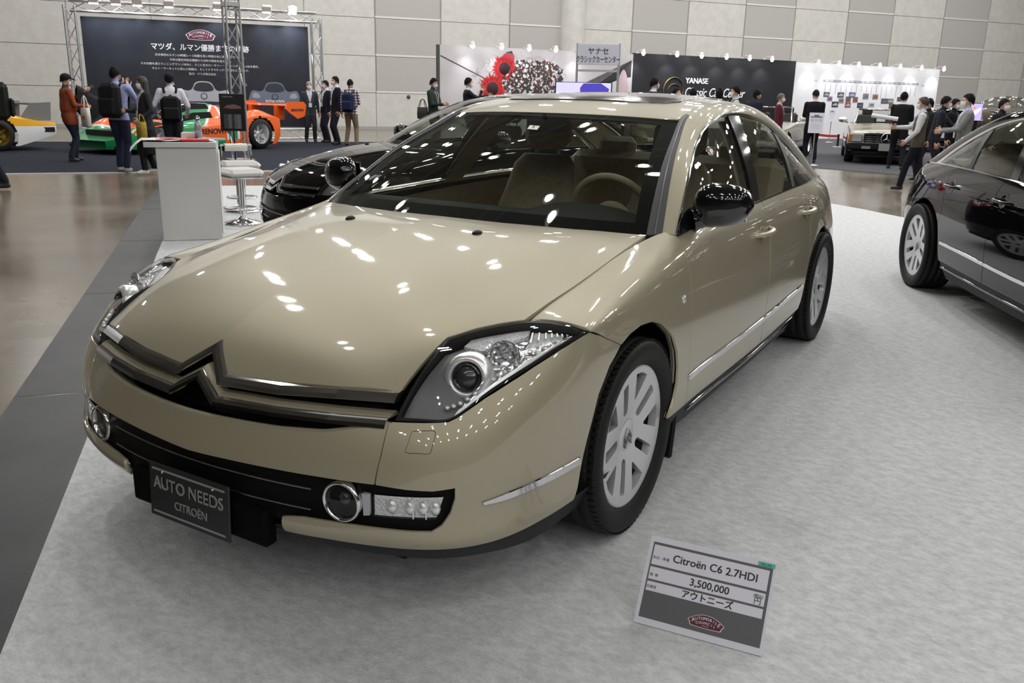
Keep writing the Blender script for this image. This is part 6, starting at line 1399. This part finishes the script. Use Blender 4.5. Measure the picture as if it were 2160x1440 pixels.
def flood(px, sz=.17, power=60., strong=1.):
    s = {188: .46, 238: 1.0, 287: 1.52, 356: 2.30, 466: 3.55, 570: 4.85, 617: 5.55}[px]
    p = BA+bdv*s+Vector((bdv.y, -bdv.x, 0))*.42
    t = thing('floodlight', 'white floodlight clamped on the truss beam above the dark banner', 'floodlight', (p.x, p.y, 3.62), brot, 'floodlights on the truss beam')
    b = MB(); b.box((0, 0, 0), (.26, .10, .18), rot=(.6, 0, 0), bev=.02); b.build('housing', white_paint, t); b = MB(); b.box((0, .045, -.045), (.22, .05, .15), rot=(.6, 0, 0)); b.build('glowing_face', flood_e, t)
    b = MB(); b.tube([(0, .02, .05), (0, .2, 0), (0, .40, -.08)], .012, 6); b.build('bracket', alu, t)
    if strong > 1:
        b = MB(); b.ell((0, -.09, .02), (.09, .06, .09), 14, 8); b.build('bright_lamp', mat('flood_bright', (.93, .97, 1), .5, emit=60.), t)
    d = bpy.data.lights.new('bulb', 'SPOT'); d.energy = power; d.spot_size = 1.9; d.spot_blend = .8; d.shadow_soft_size = .1; d.color = (.85, .92, 1); o = bpy.data.objects.new('bulb', d); COL.objects.link(o); o.parent = t; o.location = (0, .08, -.12)
    o.rotation_euler = (.42, 0, 0)
for px in (188, 238, 287, 356, 466, 570): flood(px)
flood(617, power=110., strong=2)
# nearer truss tower and the black board
tp = G(507, 338); TT = thing('truss_tower', 'upright square truss tower behind the black info board', 'truss', (tp.x, tp.y, .012), brot+.2)
b = MB(); truss_run(b, (0, 0, .02), (0, 0, 6.0), .27, .022, .45); b.build('tower_frame', alu, TT); b = MB(); b.box((0, 0, .012), (.5, .5, .02)); b.build('foot_plate', alu, TT)
for zz in (3.05, ): 
    b = MB(); b.box((0, 0, zz), (.30, .30, .10), bev=.01); b.build('joint_sleeve', alu, TT)
ip = G(502, 341); ib = thing('info_board', 'black info board on a thin stand before the truss tower', 'notice board', (ip.x+.12, ip.y-.17, .012), math.atan2(R_[1], R_[0]))
b = MB(); b.box((0, 0, .97), (.50, .02, .72), bev=.004); b.build('board', mat('board_black', (.010, .010, .011), .4), ib); b = MB(); b.cyl((0, .02, 0), (0, .02, .7), .012, 8); b.box((0, .02, .006), (.3, .3, .012)); b.build('stand', black_plastic, ib)
b = MB(); b.prism([(-.17, 1.06), (-.10, 1.11), (.05, 1.13), (.17, 1.09), (.19, 1.05), (.0, 1.04)], .001, 'xz', -.0115); b.build('printed_car', mat('print_red', (.22, .10, .09), .5), ib)
for k in range(10): text_ob('board_text', 'ルマン24時間レース総合優勝車', .026, grey_ink, ib, Matrix.Translation((0, -.0115, .92-.028*k)) @ UPRIGHT, depth=.0004, sx=.95)
text_ob('board_text', 'MAZDA 787B', .035, grey_ink, ib, Matrix.Translation((-.08, -.0115, 1.27)) @ UPRIGHT, depth=.0004)
# ---- the stand walls at the back
WA, WB = G(928, 295), G(1980, 292); wv = (WB-WA).normalized(); wrot = math.atan2(wv.y, wv.x)
def wall_thing(nm, label, cat): return thing(nm, label, cat, (WA.x, WA.y, .0), wrot)
def wpanel(t, nm, s0, s1, z0, z1, m, th=.1, y=0.):
    b = MB(); b.box(((s0+s1)/2, y+th/2, (z0+z1)/2), (s1-s0, th, z1-z0)); return b.build(nm, m, t)
FW = wall_thing('photo_wall', 'wide photo wall printed with big red flowers', 'display wall')
floor_pic = noise_mat('print_concrete', (.42, .39, .40), (.62, .60, .62), .35, 2, rough=.6)
wpanel(FW, 'wall_board', 0, 7.36, .01, 2.93, floor_pic); wpanel(FW, 'dark_edge', -.09, 0, .01, 2.93, mat('edge_grey', (.05, .05, .055), .5))
b = MB(); b.prism([(.02, 2.62), (.02, 2.58), (1.6, 1.93), (1.6, 1.96)], .004, 'xz', -.004); b.prism([(.02, .9), (.02, .86), (1.3, .2), (1.35, .2)], .004, 'xz', -.004); b.build('printed_line', mat('print_rail', (.05, .05, .055), .6), FW)
b = MB(); b.prism([(4.45, 1.5), (5.3, 1.5), (7.3, 2.72), (7.3, 2.15), (6.9, 2.1)], .004, 'xz', -.004); b.prism([(6.1, .3), (7.34, .9), (7.34, .7), (6.4, .3)], .004, 'xz', -.004); b.build('printed_shadow', mat('print_shadow', (.025, .024, .026), .6), FW)
b = MB(); b.prism(spl([(6.75, 1.4), (6.8, 2.1), (6.98, 2.4), (7.15, 2.1), (7.2, 1.5), (7.0, 1.1)], 4, True), .003, 'xz', -.007); b.build('printed_door', mat('print_pink', (.50, .38, .40), .6), FW)
rng = random.Random(3)
def flower(cx, cz, r):
    f_ = bpy.data.objects.new('printed_flower', None); link(f_, FW)
    b = MB()
    for ring, (n, r1, wd_, m) in enumerate(((34, 1., .11, 0), (30, .82, .10, 1), (24, .62, .09, 0))):
        for k in range(n):
            a = 2*PI*k/n+ring*.1+rng.uniform(-.05, .05); R = r*r1*rng.uniform(.88, 1.08); c, s = math.cos(a), math.sin(a); w_ = r*wd_; b.m = m
            b.prism([(cx+c*r*.25-s*w_*.4, cz+s*r*.25+c*w_*.4), (cx+c*r*.25+s*w_*.4, cz+s*r*.25-c*w_*.4), (cx+c*R*.75+s*w_*.7, cz+s*R*.75-c*w_*.7), (cx+c*R, cz+s*R), (cx+c*R*.75-s*w_*.7, cz+s*R*.75+c*w_*.7)], .001, 'xz', -.012-.002*ring)
    b.build('petals', [mat('petal_red', (.62, .018, .022), .6), mat('petal_dark', (.40, .008, .015), .6)], f_)
    b = MB(); b.lathe([(0, -.021), (r*.42, -.020), (r*.44, -.012)], c=(cx, 0, cz), n=28, axis='y'); b.build('flower_centre', mat('petal_centre', (.028, .006, .008), .7), f_)
b = MB()
for k in range(1500):
    t = rng.random(); ra = rng.random()**.7; an = rng.random()*6.283; x = 3.35+1.15*ra*math.cos(an)*(1+.12*math.sin(3*an)); z = 1.85+.85*ra*math.sin(an)*(1+.15*math.cos(2*an)); r = rng.uniform(.02, .06)
    b.m = rng.choice((0, 0, 1, 1, 1, 2, 3)); n = rng.choice((5, 6, 7)); a0 = rng.random()*6
    b.prism([(x+r*(.6+.8*rng.random())*math.cos(a0+2*PI*i/n), z+r*(.6+.8*rng.random())*math.sin(a0+2*PI*i/n)) for i in range(n)], .001, 'xz', -.003-.00001*k)
b.build('printed_bouquet', [mat('bq_white', (.66, .62, .62), .6), mat('bq_dark', (.045, .03, .032), .6), mat('bq_wine', (.10, .016, .025), .6), mat('bq_leaf', (.03, .055, .03), .6)], FW)
b = MB()
for k in range(260):
    x = 1.1+3.6*rng.random(); z = 1.1+1.6*rng.random(); a = rng.random()*6
    if (x-2.9)**2/1.9**2+(z-1.9)**2/.95**2 > 1: continue
    b.tube([(x, -.002, z), (x+.12*math.cos(a), -.002, z+.12*math.sin(a)), (x+.2*math.cos(a+.5), -.002, z+.2*math.sin(a+.5))], .004, 3, cap=False)
b.build('printed_twigs', mat('bq_twig', (.20, .17, .17), .7), FW)
b = MB(); b.prism([(2.3, 2.62), (2.35, 2.8), (2.55, 2.84), (2.62, 2.7), (2.5, 2.6)], .002, 'xz', -.006); b.build('printed_leaf', mat('bq_leaf2', (.012, .06, .025), .6), FW)
flower(2.28, 2.28, .46); flower(1.86, 1.64, .50)
b = MB(); b.prism(spl([(2.2, 2.62), (2.35, 2.78), (2.62, 2.72), (2.62, 2.55), (2.35, 2.5)], 3, True), .002, 'xz', -.008); b.build('printed_bud', mat('petal_pink', (.50, .06, .10), .6), FW)
BWL = wall_thing('black_display_wall', 'black stand wall with gold ring and white script lettering', 'display wall')
wpanel(BWL, 'wall_board', 7.37, 15.05, .01, 2.97, mat('wall_black', (.010, .010, .014), .55))
em = bpy.data.objects.new('ring_emblem', None); link(em, BWL); gm_ = mat('gold_leaf', (.62, .46, .16), .3, .85)
for R, a0, a1, w0, c0 in ((.47, .35, 3.7, .085, (0, 0)), (.30, .2, 2.9, .055, (.02, -.05)), (.40, -1.3, .5, .06, (.02, .02))):
    b = MB(); n = 30; b.tube([(9.2+c0[0]+R*math.cos(a0+(a1-a0)*i/n), -.02, 1.72+c0[1]+R*1.02*math.sin(a0+(a1-a0)*i/n)) for i in range(n+1)], [w0*math.sin(PI*(i+.3)/(n+.6))**.8*.55 for i in range(n+1)], 8, flat=.3); b.build('gold_arc', gm_, em)
text_ob('stand_text', 'YANASE', .27, white_ink, BWL, Matrix.Translation((9.72, -.012, 2.09)) @ UPRIGHT, depth=.01, bold=.03, align='LEFT', sx=1.05)
text_ob('stand_text', 'Classic Car Center', .46, white_ink, BWL, Matrix.Translation((9.68, -.012, 1.68)) @ UPRIGHT, depth=.01, bold=.002, align='LEFT', sx=.80, shear=.38)
WWL = wall_thing('white_display_wall', 'white stand wall with a timeline and small car photographs', 'display wall')
ww_ = mat('wall_white', (.80, .80, .82), .6); wpanel(WWL, 'wall_board', 15.06, 23.45, .01, 2.93, ww_)
tl = mat('timeline_grey', (.34, .34, .40), .6); b = MB(); b.box((19.4, -.004, 2.28), (5.6, .004, .09)); b.build('timeline_bar', tl, WWL)
b = MB()
for k in range(19): b.box((16.8+k*.29, -.008, 2.28), (.16, .002, .04))
b.build('timeline_ticks', mat('tick_light', (.62, .62, .68), .6), WWL)
for k in range(19):
    b = MB(); x = 16.75+k*.295; ln = rng.uniform(.25, .55); b.box((x, -.003, 2.16-ln/2), (.022, .002, ln)); b.build('timeline_note', tl, WWL)
text_ob('timeline_year', '1915', .10, tl, WWL, Matrix.Translation((16.2, -.004, 2.26)) @ UPRIGHT, depth=.001); text_ob('timeline_year', '2021', .10, tl, WWL, Matrix.Translation((22.5, -.004, 2.22)) @ UPRIGHT, depth=.001)
pics = [(1743, 199), (1750, 208), (1773, 200), (1774, 212), (1761, 220), (1797, 200), (1789, 209), (1804, 210), (1788, 221), (1814, 222), (1826, 203), (1846, 204), (1865, 213), (1878, 213), (1880, 224), (1838, 221), (1897, 209)]
pc = [(.09, .10, .14), (.20, .26, .38), (.07, .08, .12), (.30, .30, .32), (.05, .05, .06), (.12, .17, .30), (.12, .13, .14), (.16, .16, .15), (.30, .10, .08), (.04, .045, .06), (.22, .22, .22), (.26, .22, .18), (.14, .10, .12), (.2, .22, .18), (.25, .1, .1), (.5, .5, .5), (.10, .09, .09)]
nn_ = np.array([wv.y, -wv.x]); cc_ = nn_ @ np.array([WA.x, WA.y])
for (px, py), c in zip(pics, pc):
    d = pray(px, py); t = (cc_-nn_ @ CAM_POS[:2])/(nn_ @ d[:2]); p = CAM_POS+d*t; s_ = float((p[:2]-np.array([WA.x, WA.y])) @ np.array([wv.x, wv.y])); z = float(p[2])
    ph = thing('photograph', 'small car photograph mounted on the white timeline wall', 'photograph', (WA.x+wv.x*s_, WA.y+wv.y*s_, z), wrot, 'photographs on the white wall')
    w_ = rng.uniform(.27, .38); h_ = rng.uniform(.17, .22); b = MB(); b.box((0, -.008, 0), (w_, .014, h_)); b.build('print', mat('photo_%.2f%.2f%.2f' % c, c, .5), ph)
    b = MB(); b.prism(spl([(-w_*.38, -h_*.22), (-w_*.36, .0), (-w_*.15, h_*.06), (-w_*.05, h_*.24), (w_*.18, h_*.22), (w_*.26, .02), (w_*.38, -.01), (w_*.38, -h_*.22)], 2, True), .001, 'xz', -.0165); b.build('pictured_car', mat('photo_car_%d' % (px % 3), ((.45, .45, .45), (.30, .06, .05), (.12, .16, .26))[px % 3], .5), ph)
sb_ = mat('spot_body', (.72, .72, .74), .4); se = mat('spot_glow', (1, .98, 1.), .5, emit=30.)
def arm_spot(s_, z, grp, lab, power):
    x, y = WA.x+wv.x*s_, WA.y+wv.y*s_; t = thing('arm_spotlight', lab, 'spotlight', (x, y, z), wrot, grp)
    b = MB(); b.tube([(0, .0, .0), (-.06, -.25, .10), (-.08, -.50, .06)], .012, 6); b.box((0, -.02, .02), (.06, .05, .05)); b.build('arm', sb_, t)
    b = MB(); b.lathe([(.03, .10), (.06, .06), (.08, -.03)], c=(-.08, -.52, .02), n=16); b.build('shade', sb_, t)
    b = MB(); b.ell((-.08, -.52, -.03), (.06, .06, .07), 12, 8); b.build('glowing_bulb', se, t)
    d = bpy.data.lights.new('bulb', 'SPOT'); d.energy = power; d.spot_size = 1.5; d.spot_blend = .9; d.shadow_soft_size = .06; d.color = (.93, .93, 1); o = bpy.data.objects.new('bulb', d); COL.objects.link(o); o.parent = t; o.location = (-.08, -.50, -.12); o.rotation_euler = (.52, 0, 0)
for s_ in (.98, 2.0, 3.0, 4.0, 5.0): arm_spot(s_, 2.93, 'spotlights on the flower photo wall', 'white arm spotlight on top of the flower photo wall', 20.)
for s_ in (7.5, 8.95, 10.05, 11.2, 12.3, 13.4): arm_spot(s_, 2.97, 'spotlights on the black wall', 'white arm spotlight on top of the black stand wall', 40.)
for s_ in (15.8, 16.9, 18.0, 19.2, 20.4, 21.7, 23.1): arm_spot(s_, 2.93, 'spotlights on the white wall', 'white arm spotlight on top of the white timeline wall', 26.)
# ---- hanging style stand sign on posts, and screens
def at_dist(px, py, dist): d = pray(px, py); return CAM_POS+d*(dist/np.hypot(d[0], d[1]))
a, c = at_dist(1219, 92, 25.5), at_dist(1307, 95, 25.5); z1 = a[2]; zb = at_dist(1219, 136, 25.5)[2]; zb2 = at_dist(1219, 168, 25.5)[2]; wd_ = float(np.hypot(*(c-a)[:2]))
sg = thing('stand_sign', 'pale lilac name sign on two posts left of the black wall', 'sign', ((a[0]+c[0])/2, (a[1]+c[1])/2, .0), math.atan2(c[1]-a[1], c[0]-a[0]))
b = MB(); b.box((0, 0, (z1+zb)/2), (wd_, .04, z1-zb), bev=.005); b.build('sign_panel', mat('sign_lilac', (.52, .52, .60), .5), sg)
b = MB(); [b.cyl((x, 0.03, 0), (x, .03, z1+.02), .035, 10) for x in (-wd_/2, wd_/2)]; b.box((0, .02, zb2+.25), (wd_, .03, .06)); b.build('sign_post', alu, sg)
text_ob('sign_text', 'ヤナセ', .20, ink, sg, Matrix.Translation((.0, -.024, z1-.20)) @ UPRIGHT, depth=.002, bold=.012); text_ob('sign_text', 'クラシックカーセンター', .20, ink, sg, Matrix.Translation((0, -.024, z1-.42)) @ UPRIGHT, depth=.002, bold=.012, sx=.56)
def screen(label, x0, y0, x1, y1, dist, col, blobs, stand=True):
    a, c = at_dist(x0, y0, dist), at_dist(x1, y0, dist); bz = at_dist(x0, y1, dist)[2]; w_ = float(np.hypot(*(c-a)[:2])); h_ = float(a[2]-bz)
    t = thing('display_screen', label, 'screen', ((a[0]+c[0])/2, (a[1]+c[1])/2, .0), math.atan2(c[1]-a[1], c[0]-a[0])); zc = float(a[2]-h_/2)
    b = MB(); b.box((0, .03, zc), (w_, .05, h_), bev=.006); b.build('screen_frame', black_plastic, t)
    b = MB(); b.box((0, .002, zc), (w_*.96, .004, h_*.93)); b.build('screen_picture', mat('screen_%.2f' % col[0], col, .3, emit=.75), t)
    for k, (pts, cc2) in enumerate(blobs): b = MB(); b.prism([(p[0]*w_/2, zc+p[1]*h_/2) for p in pts], .002, 'xz', -.003-.001*k); b.build('screen_shape', mat('screen_blob%.2f%.2f' % (cc2[0], cc2[2]), cc2, .3, emit=1.), t)
    b = MB(); b.box((0, .06, (zc-h_/2)/2), (.12, .06, zc-h_/2)); b.box((0, .06, .02), (.6, .4, .03)); b.build('screen_stand', black_plastic, t)
screen('wide screen with lilac picture showing above the gold saloon roof', 1171, 172, 1292, 206, 24.5, (.55, .52, .80), [([(-.1, -.9), (-.12, .3), (0, .85), (.6, .9), (.9, .2), (.8, -.9)], (.05, .04, .32))])
screen('screen with purple picture beside the person in the grey jacket', 2046, 217, 2075, 255, 19., (.50, .42, .85), [([(-.8, -.5), (-.2, .1), (.6, .5), (.8, .3), (.1, -.3)], (.75, .70, .85)), ([(-.5, .5), (-.2, .7), (.1, .4), (-.2, .3)], (.8, .25, .05))])
screen('small bright screen behind the person in black at the right', 2006, 215, 2022, 232, 21., (.35, .55, .9), [])
# ---- notice boards on stands, rope barrier
def notice(label, px, py0, py1, x0, x1, foot_y, tilt=0.):
    g = G((px), foot_y); dist = math.hypot(g.x-CAM_POS[0], g.y-CAM_POS[1]); a, c = at_dist(x0, py0, dist), at_dist(x1, py0, dist); bz = at_dist(x0, py1, dist)[2]; w_ = float(np.hypot(*(c-a)[:2])); h_ = float(a[2]-bz); zc = float(a[2])-h_/2
    t = thing('notice_board', label, 'notice board', (g.x, g.y, .012), math.atan2(c[1]-a[1], c[0]-a[0])); zc -= .012
    b = MB(); b.box((0, -.03, zc), (w_, .012, h_), rot=(-.12, 0, 0)); b.build('sheet', mat('notice_white', (.70, .70, .78), .5), t)
    M0 = Matrix.Translation((0, -.0375, zc)) @ Matrix.Rotation(-.12, 4, 'X')
    b = MB(); b.T = M0; b.box((0, 0, h_*.36), (w_*.35, .002, h_*.05)); b.box((0, 0, h_*.29), (w_*.8, .002, h_*.04)); b.build('heading', ink, t)
    b = MB(); b.T = M0
    for k in range(3):
        for j in range(3): b.box((-w_*.28+w_*.28*j, 0, h_*.20-h_*.055*k), (w_*.20, .002, h_*.03))
    for k in range(4): b.box((0, 0, -h_*.05-h_*.07*k), (w_*.6, .002, h_*.012))
    b.build('small_print', mat('pale_print', (.45, .47, .62), .6), t)
    b = MB(); b.cyl((0, .0, 0), (0, 0, zc), .014, 8); b.build('post', alu, t); b = MB(); b.lathe([(0, 0), (.16, 0), (.16, .012), (.02, .03)], n=24); b.build('foot', alu, t)
notice('white notice board on a post before the person in the black suit', 1711, 237, 280, 1702, 1733, 350)
notice('white notice board on a post behind the brown vest walker', 1984, 253, 290, 1969, 1997, 366)
notice('narrow white notice board standing at the foot of the white wall', 1748, 230, 256, 1748, 1762, 301)
g1, g2 = G(1766, 311), G(1722, 307); bp_ = thing('barrier_post', 'short black barrier post on a round plate holding the red belt', 'barrier post', (g1.x, g1.y, .010))
b = MB(); b.lathe([(0, 0), (.18, 0), (.17, .02), (.03, .03)], n=24); b.build('base', alu, bp_); b = MB(); b.cyl((0, 0, .02), (0, 0, .42), .035, 12); b.build('post', black_plastic, bp_)
rb_ = thing('barrier_belt', 'red belt stretched left from the short black barrier post', 'barrier belt', (g1.x, g1.y, .37)); b = MB(); dl = (g2-g1); b.grid([[(dl.x*t, dl.y*t, z-.02*math.sin(PI*t)) for z in (-.04, .04)] for t in [k/8 for k in range(9)]]); b.build('belt', mat('belt_red', (.40, .02, .03), .7), rb_)
# ---- clear dome at the far right
dp, dz_ = at_depth(2128, 204, 20.); dm = thing('glass_dome', 'large clear dome over brown seats at the far right behind the screen', 'glass dome', (dp.x, dp.y, .012), 0)
b = MB(); b.ell((0, 0, 1.0), (.78, .70, dz_-1.0), 32, 10, zmin=0); b.build('dome_shell', glass_mat('dome_glass', (.82, .82, .80), 1.5), dm)
b = MB(); b.lathe([(0, 0), (.70, 0), (.80, .2), (.82, .9), (.80, 1.02), (0, 1.02)], n=32); b.build('dark_body', black_plastic, dm)
b = MB(); [b.ell((x, y, 1.06), (.26, .2, .26), 14, 8) for x, y in ((-.35, -.1), (.3, -.15), (0, .25))]; b.build('brown_seats', mat('brown_leather', (.10, .07, .045), .6), dm)
# ---- side walls of the hall (out of frame, but they give and reflect light)
for nm, pts in (('wall_right', [(-45, 55), (50, 55)]), ('wall_left', [(50, -58), (-45, -58)]), ('wall_front', [(-44, -60), (-44, 60)])):
    b = MB(); (a0, b0), (a1, b1) = pts; p, q = hall(a0, b0), hall(a1, b1)
    b.add([(*p, 0), (*q, 0), (*q, CEIL_Z+1.6), (*p, CEIL_Z+1.6)], [(0, 1, 2, 3)]); struct(b.build(nm, wl))
for o in list(bpy.data.objects): o.select_set(False)
